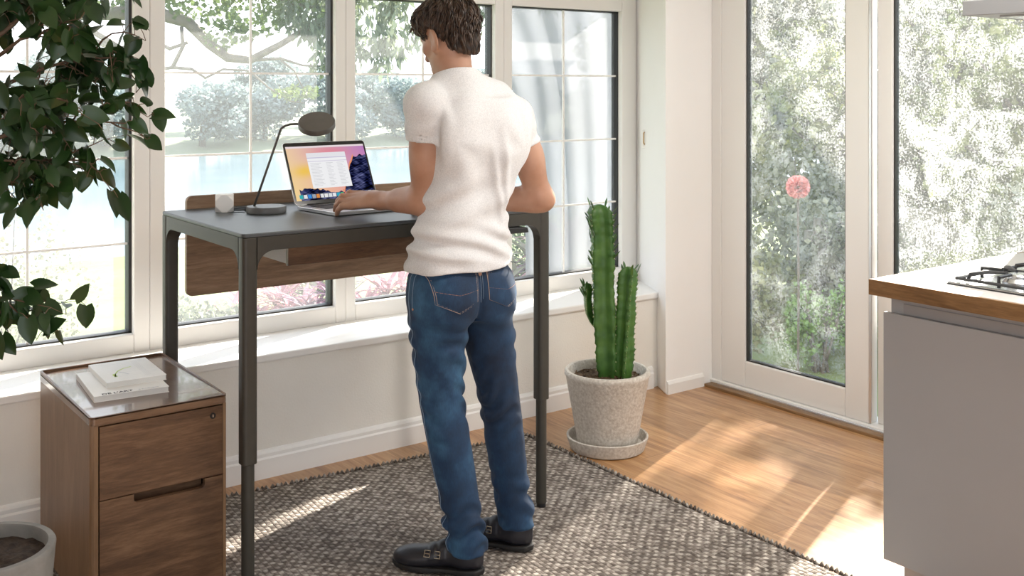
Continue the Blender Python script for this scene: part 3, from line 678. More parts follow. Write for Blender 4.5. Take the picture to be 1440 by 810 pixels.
# joints
SL, EL, WL = A3((1.748, 2.822, 1.474)), A3((1.780, 2.870, 1.172)), A3((1.752, 3.098, 1.150))
SR, ER, WR = A3((2.100, 2.822, 1.432)), A3((2.190, 2.800, 1.155)), A3((2.03, 3.02, 1.140))
HC = A3((1.875, 2.875, 1.693))
yaw, pit = R(15), R(-20)
Bh = (Matrix.Rotation(yaw, 3, 'Z') @ Matrix.Rotation(pit, 3, 'X'))     # columns: right, forward, up
BH = np.array(Bh, F4)
def hw(x, y, z): return HC + BH @ A3((x, y, z))
def head(P):
    q = (P - HC) @ BH            # local: x right, y forward, z up
    d = ell(q, (0, -.012, .028), (.074, .092, .083)); d = smin(d, ell(q, (0, .02, -.015), (.066, .070, .085)), .03)
    d = smin(d, ell(q, (0, .035, -.065), (.050, .050, .048)), .03); d = smin(d, ell(q, (0, .072, -.098), (.020, .016, .016)), .03)
    for s in (-1, 1):
        d = smin(d, cone(q, (s * .055, -.005, -.055), (s * .02, .065, -.098), .012, .012), .025)     # jaw line
        d = smin(d, cone(q, (s * .012, .083, .012), (s * .042, .072, .014), .009, .008), .016)         # brow
        d = smin(d, ell(q, (s * .045, .062, -.028), (.018, .016, .014)), .02)                          # cheek
        d = smax(d, -ell(q, (s * .032, .097, -.006), (.015, .014, .010)), .012)
        d = smin(d, ell(q, (s * .032, .074, -.006), (.013, .012, .011)), .004)
    d = smin(d, cone(q, (0, .088, .002), (0, .112, -.040), .007, .010), .012); d = smin(d, ell(q, (0, .100, -.044), (.015, .011, .008)), .008)
    d = smin(d, ell(q, (0, .087, -.068), (.022, .010, .006)), .006); d = smin(d, ell(q, (0, .084, -.078), (.019, .010, .006)), .006)
    for s in (-1, 1):
        E = np.array(Matrix.Rotation(s * R(26), 3, 'Z') @ Matrix.Rotation(R(-10), 3, 'X'), F4)
        ear = ell(q, (s * .083, -.006, -.018), (.0085, .022, .036), E); ear = smax(ear, -ell(q, (s * .094, .000, -.016), (.008, .012, .023), E), .005)
        ear = smin(ear, ell(q, (s * .077, .010, -.046), (.006, .009, .010)), .01); d = smin(d, ear, .006)
    return d
def hand(P, wr, fw, side, up, curl=1.0):
    # side points to the thumb
    q = (P - wr) / 1.2; q = np.stack([q @ fw, q @ side, q @ up], 1).astype(F4)
    d = ell(q, (.052, 0, .004), (.052, .041, .0155)); d = smin(d, cone(q, (0, 0, 0), (.03, 0, .002), .024, .018), .02)
    for i, (sd, ln, bz) in enumerate(((.030, .92, .004), (.010, 1.0, .007), (-.011, .95, .006), (-.030, .76, .001))):
        a = A3((.088 - .006 * abs(i - 1), sd, bz)); L1, L2, L3 = .043 * ln, .026 * ln, .021 * ln; sp = sd * .10
        an = [R(-4), R(-42 * curl), R(-72 * curl)]
        b = a + A3((L1 * math.cos(an[0]), sp, L1 * math.sin(an[0]) + .004)); c = b + A3((L2 * math.cos(an[1]), sp * .4, L2 * math.sin(an[1]))); e = c + A3((L3 * math.cos(an[2]), 0, L3 * math.sin(an[2])))
        f = np.minimum(np.minimum(cone(q, a - A3((.03, sd * .25, .0)), a, .0075, .0100), cone(q, a, b, .0096, .0090)), np.minimum(cone(q, b, c, .0090, .0080), cone(q, c, e, .0080, .0068)))
        f = smin(f, ell(q, b + A3((0, 0, .001)), (.0098, .0092, .0092)), .004); d = smin(d, f, .006)
    t0, t1, t2, t3 = A3((.022, .022, -.004)), A3((.056, .050, -.010)), A3((.082, .055, -.014)), A3((.101, .048, -.018))
    f = np.minimum(np.minimum(cone(q, t0, t1, .015, .0115), cone(q, t1, t2, .0112, .0095)), cone(q, t2, t3, .0095, .0075)); return smin(d, f, .012) * 1.2
def fr3(fw, side):
    fw = A3(fw) / np.linalg.norm(fw); side = A3(side); side = side - fw * (side @ fw); side /= np.linalg.norm(side); up = np.cross(side, fw); up = up if up[2] > 0 else -up; return fw, side, up
FL = fr3((-.46, .88, -.05), (.88, .46, .50)); FR = fr3((-.50, .86, -.02), (-.86, -.5, 0))
def arms(P):
    d = smin(cone(P, SL, EL, .049, .041), cone(P, EL, WL, .041, .029), .03)
    d = smin(d, cone(P, EL + (WL - EL) * .10, EL + (WL - EL) * .55, .049, .037), .02); d = smin(d, ell(P, SL + (EL - SL) * .55 + A3((0, -.012, 0)), (.043, .040, .075)), .03)
    d = smin(d, ell(P, EL + A3((.004, -.028, -.004)), (.021, .018, .022)), .02)
    e = smin(cone(P, SR, ER, .048, .040), cone(P, ER, WR, .041, .0255), .03); e = smin(e, cone(P, ER + (WR - ER) * .12, ER + (WR - ER) * .5, .043, .034), .02)
    e = smin(e, ell(P, SR + (ER - SR) * .55 + A3((0, -.012, 0)), (.042, .040, .07)), .03); e = smin(e, ell(P, ER + A3((.008, -.026, -.004)), (.020, .018, .022)), .02)
    return d, e
TAB_T = [(.93, 1.885, 2.83, .176, .137), (1.00, 1.885, 2.828, .170, .129), (1.08, 1.888, 2.822, .155, .113), (1.17, 1.900, 2.820, .146, .104), (1.26, 1.920, 2.815, .152, .108), (1.35, 1.936, 2.812, .164, .113), (1.42, 1.938, 2.816, .160, .100), (1.48, 1.925, 2.825, .13, .080)]
NB, NT = A3((1.885, 2.838, 1.50)), A3((1.873, 2.850, 1.64))
def body(P):
    t = [(a, b, c, d - .022, e - .022) for a, b, c, d, e in TAB_T]
    d = tubez(P, t); d = smin(d, cone(P, SL + A3((.03, 0, -.01)), SR + A3((-.03, 0, -.01)), .04, .04), .05)
    d = smin(d, cone(P, NB, NT, .058, .056), .035); d = smin(d, head(P), .022)
    a, b = arms(P); d = smin(d, a, .03); d = smin(d, b, .03)
    d = smin(d, hand(P, WL, *FL, curl=.8), .012); d = smin(d, hand(P, WR, *FR), .012)
    for hip, kn, an in (((1.80, 2.83, .90), (1.82, 2.83, .555), (1.862, 2.768, .10)), ((1.975, 2.83, .90), (2.03, 2.812, .53), (2.092, 2.815, .10))):
        d = smin(d, np.minimum(cone(P, hip, kn, .07, .045), cone(P, kn, an, .045, .032)), .04)
    return d
def body_arm_cut(P): return body(P)
bd = sdf_mesh('body', body, (1.58, 2.65, .03), (2.32, 3.36, 1.84), .0033, M['skin'], pr)
M['eyewhite'] = mat('eye_white', (.85, .83, .8), .2); M['iris'] = mat('dark_iris', (.05, .03, .02), .2)
for s in (-1, 1):
    c = hw(s * .032, .0815, -.006); e = MB()
    e.lathe([(.0001, -.0085)] + [(.0085 * math.sin(math.pi * i / 10), -.0085 * math.cos(math.pi * i / 10)) for i in range(1, 10)] + [(.0001, .0085)], 16)
    o = e.build('eye', [M['eyewhite']], pr, True); o.location = c
# ---- t-shirt
def sleeve(P, S, E, length, r0, r1, gap, seed):
    ax = (E - S) / np.linalg.norm(E - S); t = (P - S) @ ax; rad = np.linalg.norm(P - S - t[:, None] * ax, axis=1)
    r = r0 + (r1 - r0) * np.clip(t / length, 0, 1) + .0022 * np.sin(t * 95 + seed + P[:, 0] * 30) * np.clip(t / .05, 0, 1)
    d = np.where(t < 0, np.linalg.norm(P - S, axis=1) - r0, rad - r)
    hemr = np.where((t > length - .017), .0016, 0); d = d - hemr
    d = smax(d, t - length, .004); inner = np.maximum(rad - (r1 - .005), (length - .035) - t); return np.maximum(d, -inner)
def folds(P):
    x, y, z = P[:, 0], P[:, 1], P[:, 2]
    wob = .5 * np.sin(x * 9 + 1.3) + .35 * np.sin(x * 17 + y * 11) + .2 * np.sin(y * 23 + z * 9)
    low = np.exp(-((z - 1.035) / .055) ** 2)
    f = low * .0075 * np.sin(z * 105 + wob * 3.0 + (x - 1.9) * 16)
    mid = np.exp(-((z - 1.15) / .08) ** 2); f += mid * .0065 * np.sin(z * 62 - (x - 1.9) * 34 + wob * 2)
    # long tension folds falling from the shoulder blades to the small of the back
    f += .0105 * np.exp(-((x - (1.985 - (z - 1.2) * .10)) / .016) ** 2) * np.clip((z - 1.06) / .08, 0, 1) * np.clip((1.42 - z) / .12, 0, 1)
    f += .0075 * np.exp(-((x - (1.955 - (z - 1.2) * .22)) / .013) ** 2) * np.clip((z - 1.05) / .08, 0, 1) * np.clip((1.36 - z) / .1, 0, 1)
    f -= .014 * np.exp(-((x - (1.905 + (z - 1.25) * .10)) / .045) ** 2 - ((z - 1.24) / .13) ** 2)        # hollow along the spine
    # pulls from both armpits
    for ax_, az, sgn in ((1.79, 1.36, 1), (2.06, 1.32, -1)):
        u = (x - ax_) * sgn; r = np.sqrt(u * u + (z - az) ** 2) + 1e-4; an = np.arctan2(az - z, u)
        f += .0028 * np.sin(an * 6 + 1) * np.exp(-((r - .10) / .05) ** 2) * np.clip((u + .02) / .03, 0, 1)
    hem = np.clip((1.0 - z) / .03, 0, 1); f += hem * .004 * np.sin(np.arctan2(y - 2.83, x - 1.885) * 7 + 1)
    return f.astype(F4)
def shirt(P):
    d, th_ = tubez(P, TAB_T, 2.35, .01, True)
    sh = smin(cone(P, SL, (1.915, 2.84, 1.478), .058, .052), cone(P, SR, (1.93, 2.84, 1.468), .056, .052), .03)
    sh = smin(sh, cone(P, (1.79, 2.835, 1.503), (1.883, 2.843, 1.528), .044, .066), .04); sh = smin(sh, cone(P, (1.885, 2.843, 1.528), (2.035, 2.832, 1.500), .066, .048), .04)
    d = smin(d, sh, .05); d = smin(d, cone(P, (1.886, 2.842, 1.50), (1.879, 2.846, 1.575), .085, .064), .035)
    for c in ((1.835, 2.735, 1.375), (2.02, 2.735, 1.36)): d = smin(d, ell(P, c, (.06, .022, .075)), .05)      # shoulder blades
    d = smin(d, sleeve(P, SL, EL, .112, .061, .058, .004, 0), .022); d = smin(d, sleeve(P, SR, ER, .105, .059, .054, .004, 2), .022)
    d = d - folds(P)
    x, y, z = P[:, 0], P[:, 1], P[:, 2]
    hem = .958 + (x - 1.885) * .06 + .005 * np.sin(x * 22); d = smax(d, hem - z, .004)
    inn = cone(P, NB, (1.87, 2.854, 1.68), .0615, .060); inn = np.maximum(inn, 1.545 - z - (y - 2.85) * .3); d = np.maximum(d, -inn)
    d = np.maximum(d, z - 1.566 - (2.86 - y) * .32)
    return d
shirt_o = sdf_mesh('t_shirt', shirt, (1.60, 2.62, .93), (2.24, 3.02, 1.63), .0036, M['shirt'], pr)
# ---- jeans
LT = [(.075, 1.868, 2.757, .060, .066), (.11, 1.866, 2.762, .059, .066), (.20, 1.858, 2.775, .059, .064), (.34, 1.842, 2.800, .066, .070), (.44, 1.830, 2.815, .068, .072), (.55, 1.818, 2.832, .070, .073), (.66, 1.812, 2.832, .080, .084), (.78, 1.808, 2.830, .091, .100), (.88, 1.812, 2.828, .096, .112), (.93, 1.82, 2.828, .096, .11)]
RT = [(.085, 2.099, 2.812, .058, .064), (.12, 2.095, 2.814, .057, .063), (.20, 2.082, 2.816, .057, .062), (.34, 2.058, 2.814, .062, .066), (.44, 2.042, 2.812, .064, .068), (.54, 2.024, 2.812, .067, .070), (.66, 2.002, 2.818, .077, .082), (.78, 1.984, 2.824, .088, .098), (.88, 1.972, 2.828, .094, .110), (.93, 1.96, 2.828, .094, .11)]
def jfold(P, th_, side, seed):
    z = P[:, 2]; wob = .45 * np.sin(th_ * 2 + seed) + .3 * np.sin(th_ * 3 + z * 14 + seed) + .25 * np.sin(z * 31 + seed * 2)
    env = np.exp(-((z - .52) / .09) ** 2) * .0072 + np.exp(-((z - .16) / .075) ** 2) * .0095 + np.exp(-((z - .72) / .08) ** 2) * .0045 + .0006
    env = env * (.55 + .6 * np.sin(th_ * 1.5 + z * 11 + seed * 3)) 
    s = np.sin(z * 88 + np.sin(th_ + seed) * 2.6 * side + wob * 3.0 + seed); return env * (np.sign(s) * np.abs(s) ** .75)
def jeans(P):
    a, ta = tubez(P, LT, 2, .012, True); b, tb = tubez(P, RT, 2, .012, True)
    a = a - jfold(P, ta, 1, .6); b = b - jfold(P, tb, -1, 2.1)
    legs = smin(a, b, .014)
    pel = tubez(P, [(.80, 1.888, 2.828, .150, .10), (.86, 1.888, 2.83, .166, .122), (.92, 1.888, 2.83, .167, .124), (.96, 1.888, 2.83, .158, .116), (.985, 1.888, 2.83, .150, .108)], 2.2, .01)
    d = smin(legs, pel, .03)
    for c in ((1.812, 2.765, .862), (1.962, 2.765, .857)): d = smin(d, ell(P, c, (.078, .070, .088)), .03)
    x, y, z = P[:, 0], P[:, 1], P[:, 2]
    d = d + .009 * np.exp(-((x - 1.888) / .010) ** 2) * ((z > .80) & (y < 2.8))
    d = d - .0025 * np.sin(z * 70 + (x - 1.888) * 40) * np.exp(-((z - .80) / .035) ** 2) * (y < 2.83)
    return d.astype(F4)
jn = sdf_mesh('jeans', jeans, (1.66, 2.60, .06), (2.19, 3.0, 1.02), .0038, M['jeans'], pr)
def bvh(o): me = o.data; return BVHTree.FromPolygons([v.co.copy() for v in me.vertices], [tuple(p.vertices) for p in me.polygons])
bj = bvh(jn)
def onto(p, d, off=.0006):
    h = bj.ray_cast(Vector(p), Vector(d).normalized(), 2.0); return (h[0] + h[1] * off) if h[0] else None
def seam(mb, pts, d, rad=.001, step=.006, dash=False):
    out = []
    for a, b in zip(pts, pts[1:]):
        a, b = Vector(a), Vector(b); n = max(2, int((b - a).length / step))
        for i in range(n): out.append(onto(a.lerp(b, i / n), d))
    out.append(onto(pts[-1], d)); run = []
    for p in out + [None]:
        if p is None or (run and (p - run[-1]).length > .03):
            if len(run) > 1: mb.tube(run, rad, 5)
            run = [] if p is None else [p]
        else: run.append(p)
BK = (0, 1, 0)
def Bp(x, z): return (x, 2.3, z)
for x0, x1, cxp in ((1.735, 1.872, 1.80), (1.912, 2.045, 1.98)):
    pk = MB(); out = [(x0 - .004, .965), (x1, .965), (x1 - .003, .868), (cxp, .838), (x0, .868), (x0 - .004, .965)]
    for sc_ in (1, .94):
        c_ = (cxp, .90); q = [Bp(c_[0] + (a - c_[0]) * sc_, c_[1] + (b - c_[1]) * sc_) for a, b in out[1:]]; seam(pk, q, BK)
    for z in (.965, .958, .948): seam(pk, [Bp(x0, z), Bp(x1, z)], BK)
    # raised pocket cloth
    g = MB(); nn = 14; ok = True; pv = {}
    for i in range(nn + 1):
        for j in range(nn + 1):
            u = i / nn; x = x0 + (x1 - x0) * u; zb_ = .868 - .030 * (1 - abs(2 * (x - x0) / (x1 - x0) - 1)); z = zb_ + (.966 - zb_) * j / nn; p = onto(Bp(x, z), BK, .0016); pv[i, j] = len(g.v); g.v.append(tuple(p or (x, 2.7, z)))
    for i in range(nn):
        for j in range(nn): g.f.append((pv[i, j], pv[i + 1, j], pv[i + 1, j + 1], pv[i, j + 1])); g.mi.append(0)
    po = g.build('back_pocket', M['jeans'], jn, True)
    so = pk.build('pocket_stitching', M['stitch'], po, True)
    o2 = MB(); seam(o2, [Bp(x0, .905), Bp(cxp, .893), Bp(x1, .902)], BK, .0011); seam(o2, [Bp(x0, .90), Bp(cxp - .02, .885), Bp(cxp + .02, .885), Bp(x1 - .004, .895)], BK, .0007)
    o2.build('pocket_trim', mat('orange_stitching', (.45, .20, .09), .7), po, True)
sd = MB(); seam(sd, [(1.4, 2.85, .97), (1.4, 2.848, .80), (1.4, 2.845, .60), (1.4, 2.825, .40), (1.4, 2.79, .20), (1.4, 2.775, .09)], (1, 0, 0), .0011); 
seam(sd, [(1.4, 2.825, .97), (1.4, 2.825, .84)], (1, 0, 0), .0008); sd.build('side_seam', M['stitchpale'], jn, True)
sd = MB()
seam(sd, [(1.888, 2.3, .99), (1.889, 2.3, .86)], BK, .0009); seam(sd, [(1.894, 2.3, .99), (1.895, 2.3, .87)], BK, .0007); sd.build('seat_seam', M['stitchpale'], jn, True)
for p, d in ((Bp(1.868, .962), BK), (Bp(1.915, .962), BK), ((1.4, 2.80, .955), (1, 0, 0)), ((1.4, 2.822, .842), (1, 0, 0))):
    q = onto(p, d, .001)
    if q: n_ = Vector(d).normalized(); MB().tube([q, q - n_ * .002], .0036, 10).build('rivet', M['rivet'], jn, True)
for lp_ in (1.78, 1.888, 1.99):
    g = MB(); ps = [onto(Bp(lp_, z), BK, .002) for z in (.999, .985, .972, .96)]
    ps = [p for p in ps if p]
    if len(ps) > 2: g.tube(ps, .005, 6); g.build('belt_loop', M['jeans'], jn, True)
# turn-ups
# ---- shoes
def shoe(loc, ang, mirror):
    O = A3(loc); c_, s_ = math.cos(ang), math.sin(ang); Fw = A3((c_, s_, 0)); Sd = A3((-s_, c_, 0)) * mirror
    def loc_(P): q = P - O; return np.stack([q @ Fw, q @ Sd, q[:, 2]], 1).astype(F4)
    def half(x): return np.interp(x, [-.06, -.045, .0, .06, .12, .17, .205, .228, .238], [.004, .030, .037, .037, .046, .047, .036, .018, .002]).astype(F4)
    def up(P):
        q = loc_(P); x, y, z = q[:, 0], q[:, 1], q[:, 2]
        top = np.interp(x, [-.065, -.03, .03, .07, .11, .15, .19, .22, .24], [.098, .112, .112, .098, .080, .064, .054, .043, .028]).astype(F4)
        hw_ = half(x); hw_ = hw_ * (1 - .45 * np.clip((z - .02) / .09, 0, 1) ** 1.6)
        a = np.abs(y) - hw_; b = np.maximum(z - top, .018 - z)
        d = np.maximum(smax(a, b, .040), np.maximum(-.060 - x, x - .238)); d = smin(d, cone(q, (-.005, 0, .06), (-.012, 0, .105), .040, .041), .02)
        dd = ell(q, (.165, .002, .036), (.070, .045, .030)); d = smin(d, dd, .02)
        for sx0 in (.075, .108): d = d - .0022 * np.exp(-((x - sx0 + y * .3) / .011) ** 8) * (z > .045)
        return smax(d, .016 - z, .004)
    def so_(P):
        q = loc_(P); x, y, z = q[:, 0], q[:, 1], q[:, 2]; a = np.abs(y) - half(np.clip(x, -.056, .235)) - .003; a = smax(a, np.maximum(-.062 - x, x - .242), .01)
        lift = np.where(x > .03, .003, 0) * np.clip((x - .03) / .01, 0, 1) * np.clip((.11 - x) / .03, 0, 1)
        return smax(a, np.maximum(z - .021, (.0035 + lift) - z), .003)
    lo, hi = (O + A3((-.27, -.27, -.01))), (O + A3((.27, .27, .17)))
    s1 = sdf_mesh('shoe', up, lo, hi, .003, M['shoe'], pr); s2 = sdf_mesh('sole', so_, lo, hi, .003, M['sole'], s1)
    b_ = bvh(s1); bk = MB()
    for sx0 in (.079, .112):
        base = O + Fw * sx0 + Sd * .10 + A3((0, 0, .075)); h = b_.ray_cast(Vector(base.tolist()), Vector((-Sd - A3((0, 0, .22))).tolist()).normalized(), .3)
        if not h[0]: continue
        n_ = h[1].normalized(); u = Vector(Fw.tolist()); u = (u - n_ * u.dot(n_)).normalized(); w_ = n_.cross(u); c0 = h[0] + n_ * .0025
        ring = [c0 + u * a + w_ * b for a, b in ((-.009, -.010), (.009, -.010), (.009, .010), (-.009, .010), (-.009, -.010))]; bk.tube(ring, .0013, 6); bk.tube([c0 - u * .009, c0 + u * .010 + n_ * .001], .001, 6)
    bk.build('buckle', M['buckle'], s1, True)
# the left shoe points left of the desk, the right one toward it
RZ = .012
shoe((1.862, 2.762, RZ), math.atan2(.243, -.194), 1)
shoe((2.095, 2.812, RZ), math.atan2(.24, -.15), 1)
# ---- hair
def hairf(P):
    q = (P - HC) @ BH; x, y, z = q[:, 0], q[:, 1], q[:, 2]
    d = ell(q, (0, -.014, .038), (.086, .104, .088)); d = smin(d, ell(q, (0, .045, .072), (.062, .064, .052)), .03); d = smin(d, ell(q, (0, -.044, -.040), (.061, .046, .068)), .03)
    an = np.arctan2(x, y + .02); d = d - .0045 * np.sin(an * 17 + z * 60 + 2 * np.sin(z * 40)) - .003 * np.sin(an * 31 - z * 90)
    # hairline: nape, around the ears, forehead
    line = np.interp(y, [-.12, -.07, -.035, -.015, .0, .022, .035, .06, .12], [-.100, -.097, -.070, -.015, .024, .024, -.030, .020, .045]).astype(F4)
    d = smax(d, line - z + .003 * np.sin(an * 40), .012); return d.astype(F4)
hr = sdf_mesh('hair', hairf, (1.72, 2.70, 1.56), (2.02, 3.04, 1.84), .003, M['hair'], pr)
lk_ = MB(); rr_ = random.Random(11); bh_ = bvh(hr)
Bhm = Bh
def h2w(p): return Vector(HC.tolist()) + Bhm @ Vector(p)
crown = Vector((.0, -.045, .11))
for i in range(1100):
    # start directions over the whole cap
    a = rr_.uniform(0, 2 * math.pi); ph = math.acos(rr_.uniform(-.5, 1))
    d0 = Vector((math.sin(ph) * math.sin(a), math.sin(ph) * math.cos(a), math.cos(ph)))
    c0 = Vector((0, -.012, .02)); pts = []; ln = rr_.uniform(.035, .075); steps = 6; tw = rr_.uniform(-.5, .5)
    sw = Vector((0, 0, 0)); dcur = d0.copy(); lift0 = rr_.uniform(-.001, .005)
    for s in range(steps):
        h = bh_.ray_cast(h2w(c0 + dcur * .25), -(Bhm @ dcur), .3)
        if not h[0]: break
        loc_ = Bhm.inverted() @ (h[0] - Vector(HC.tolist()))
        lift0 = lift0 if loc_.z > -.03 else min(lift0, .0005)
        pts.append(h[0] + h[1] * (lift0 + .0015 + (.004 if s == steps - 1 else 0) * rr_.random()))
        flow = (loc_ - crown); flow = flow - dcur * flow.dot(dcur)
        if flow.length < 1e-4: flow = Vector((1, 0, 0))
        flow = flow.normalized() + Vector((tw * .5, .25, -.15)); flow = (flow - dcur * flow.dot(dcur)).normalized()
        dcur = (dcur + flow * (ln / steps) / .095).normalized()
    if len(pts) > 3:
        r0 = rr_.uniform(.0016, .0034); n = len(pts); lk_.tube(pts, [r0 * (1 - (k / (n - 1)) ** 2 * .9) * (0.5 if k == 0 else 1) for k in range(n)], 5)
# loose locks standing at the crown and over the forehead
for i in range(60):
    a = rr_.uniform(0, 6.28); st = Vector((.02 * math.cos(a), -.03 + .03 * math.sin(a), .118)) if i < 26 else Vector((rr_.uniform(-.05, .05), .085 + rr_.uniform(-.01, .012), .075 + rr_.uniform(-.01, .02)))
    dr_ = Vector((rr_.uniform(-.5, .5), rr_.uniform(-.3, .6), .55)).normalized() if i < 26 else Vector((rr_.uniform(-.5, .2), .5, -.35)).normalized()
    p = st; pts = [h2w(st)]; 
    for s in range(4): p = p + dr_ * .010; dr_ = (dr_ + Vector((rr_.uniform(-.15, .15), .25, -.30))).normalized(); pts.append(h2w(p))
    lk_.tube(pts, [.002, .0022, .0018, .0012, .0004], 5)
lk_.build('hair_locks', M['hair'], hr, True)
# collar rib of the t-shirt
cl = MB(); bs = bvh(shirt_o); ring = []
cN = Vector(((NB + NT) / 2).tolist())
for k in range(49):
    a = k / 48 * 2 * math.pi; ring.append((cN.x + .0625 * math.cos(a) - .007, cN.y + .004 + .0625 * math.sin(a), 1.567 + (-math.sin(a)) * .0195))
cl.tube(ring, .0035, 8); cl.build('collar', M['shirt'], shirt_o, True)
# ---------------------------------------------------------------- leaves, plants
def leaf_mesh(mb, base, dirv, nrm, L_, W_, heart=True, droop=.25, fold=.18, mi=0, seg=6):
    d = dirv.normalized(); n = (nrm - d * nrm.dot(d))
    n = n.normalized() if n.length > 1e-5 else d.orthogonal().normalized(); s = d.cross(n); vs = []
    for i in range(seg + 1):
        t = i / seg
        if heart: wd = W_ * (math.sin(math.pi * min(1, t * .86 + .16)) ** .75) * (1 if t < .95 else .25) * (1 - .28 * t)
        else: wd = W_ * math.sin(math.pi * min(.98, t * .9 + .08)) ** .8
        if i == seg: wd = .0005
        c = base + d * (L_ * t) - n * (droop * L_ * t * t)
        for k in (-1, -.5, 0, .5, 1):
            back = -.10 * L_ * abs(k) * (1 - t) ** 2 * 1.4 if heart else 0
            vs.append(c + s * (wd * k / 1) + n * (fold * wd * abs(k)) + d * back)
    fs = [(i * 5 + k, i * 5 + k + 1, (i + 1) * 5 + k + 1, (i + 1) * 5 + k) for i in range(seg) for k in range(4)]
    mb.add(vs, fs, mi)
def rv3(r, s=1): return Vector((r.uniform(-s, s), r.uniform(-s, s), r.uniform(-s, s)))
# potted tree at the left edge
EX, EYd = Vector((.804, -.595, 0)), Vector((.595, .804, 0))
pt = thing('concrete_planter', 'round weathered concrete planter with dark soil at the lower left edge', 'planter', (.505, 2.815, 0))
MB().lathe([(.115, 0), (.125, .01), (.158, .40), (.160, .415), (.157, .42), (.142, .42), (.139, .415), (.136, .37), (0, .37)], 64, close=False).build('pot_shell', M['concrete'], pt, True, autos=40)
sb = MB(); rs_ = random.Random(2); ring = []
sv = [(0, 0, .392)]
for k in range(1, 13):
    for a in range(40): rr0 = .139 * k / 12; t = a / 40 * 6.2832; sv.append((rr0 * math.cos(t), rr0 * math.sin(t), .388 + rs_.uniform(-.004, .005)))
sf = [(0, 1 + a, 1 + (a + 1) % 40) for a in range(40)] + [(1 + (k - 1) * 40 + a, 1 + k * 40 + a, 1 + k * 40 + (a + 1) % 40, 1 + (k - 1) * 40 + (a + 1) % 40) for k in range(1, 12) for a in range(40)]
sb.add(sv, sf).build('soil', M['soil'], pt, True)
tr = thing('potted_tree', 'leafy green indoor tree with heart-shaped leaves reaching in at upper left', 'plant', (.505, 2.815, .385))
r = random.Random(21); tb = MB(); lf = MB()
def T3(a, b, z): return EX * a + EYd * b + Vector((0, 0, z - .385))       # a across, b away, z above the floor
tb.tube([T3(0, 0, .37), T3(-.02, .01, .7), T3(.0, .0, 1.05), T3(-.03, .02, 1.4), T3(-.02, 0, 1.75), T3(0, .02, 2.05)], [.016, .014, .012, .010, .008, .004], 10)
ends = []
def branch(p, q, rad, n=5, sag=.03):
    pts = [p.lerp(q, i / n) + Vector((r.uniform(-.008, .008), r.uniform(-.008, .008), math.sin(i / n * 3.14) * sag)) for i in range(n + 1)]
    tb.tube(pts, [rad * (1 - .75 * i / n) for i in range(n + 1)], 6); return pts
def put_leaf(p, away, L_=None):
    L_ = L_ or r.uniform(.036, .068); st = p + (away * r.uniform(.015, .035) + Vector((0, 0, r.uniform(-.012, .012))))
    tb.tube([p, (p + st) / 2 + Vector((0, 0, .004)), st], .0011, 4, cap=False)
    d = (away * .55 + rv3(r, .45) + Vector((0, 0, r.uniform(-1.15, .2)))).normalized(); nr = (Vector((0, 0, .5)) + rv3(r, .9) - EYd * r.uniform(-.2, .9)).normalized()
    leaf_mesh(lf, st, d, nr, L_, L_ * r.uniform(.40, .47), True, r.uniform(.0, .30), r.uniform(.1, .35))
def spray(p, q, rad, twigs, nl):
    pts = branch(p, q, rad)
    for i in range(twigs):
        t = r.uniform(.25, 1); k = min(4, int(t * 5)); a = pts[k].lerp(pts[k + 1], t * 5 - k)
        e = a + (q - p).normalized() * r.uniform(.03, .09) + rv3(r, .075) + Vector((0, 0, -.03)); tp = branch(a, e, rad * .4, 4, .008)
        for j in range(nl):
            u = tp[1 + j % 4]; put_leaf(u, ((q - p).normalized() * .4 + rv3(r, 1)).normalized())
    put_leaf(pts[-1], (q - p).normalized())
for st, en, tw_, nl in (
    ((-.0, 0, 1.62), (.22, .03, 1.74), 7, 4), ((0, 0, 1.58), (.28, -.10, 1.66), 8, 4), ((-.02, 0, 1.50), (.32, .05, 1.60), 8, 4), ((-.02, 0, 1.45), (.24, -.12, 1.50), 8, 5),
    ((-.02, 0, 1.38), (.34, .0, 1.44), 8, 4), ((-.02, 0, 1.36), (.17, .12, 1.56), 7, 5), ((-.02, 0, 1.33), (.14, -.05, 1.32), 8, 5), ((-.01, 0, 1.30), (.25, .04, 1.34), 7, 4),
    ((-.02, 0, 1.70), (.12, -.06, 1.80), 7, 5), ((-.02, 0, 1.66), (.06, .08, 1.72), 6, 5), ((-.02, 0, 1.48), (.05, -.10, 1.50), 6, 5), ((-.02, 0, 1.42), (.05, .06, 1.42), 6, 4),
    ((-.01, 0, 1.25), (.08, .0, 1.30), 5, 4), ((0, 0, 1.72), (.30, .05, 1.80), 5, 4),
    ((0, 0, 1.0), (.09, -.02, .99), 6, 4), ((0, 0, .96), (.06, .06, .96), 5, 4), ((0, 0, 1.02), (.03, -.05, 1.03), 4, 4),
    ((-.02, 0, 1.6), (-.25, .03, 1.72), 8, 5), ((-.02, 0, 1.45), (-.25, .1, 1.5), 8, 5), ((-.02, 0, 1.7), (-.1, -.2, 1.85), 7, 5)):
    spray(T3(*st), T3(*en), .006, tw_, nl)
pts = branch(T3(.28, .0, 1.47), T3(.385, .02, 1.455), .0035)
for k in range(9): put_leaf(pts[2 + k % 4], (EX * .4 + rv3(r, .8)).normalized(), r.uniform(.035, .055))
pts = branch(T3(.26, .0, 1.62), T3(.375, .02, 1.64), .003)
for k in range(6): put_leaf(pts[3 + k % 3], (EX * .3 + rv3(r, .8)).normalized(), r.uniform(.04, .05))
tb.build('branches', M['twig'], tr, True); lf.build('leaves', M['leaf'], tr, True)

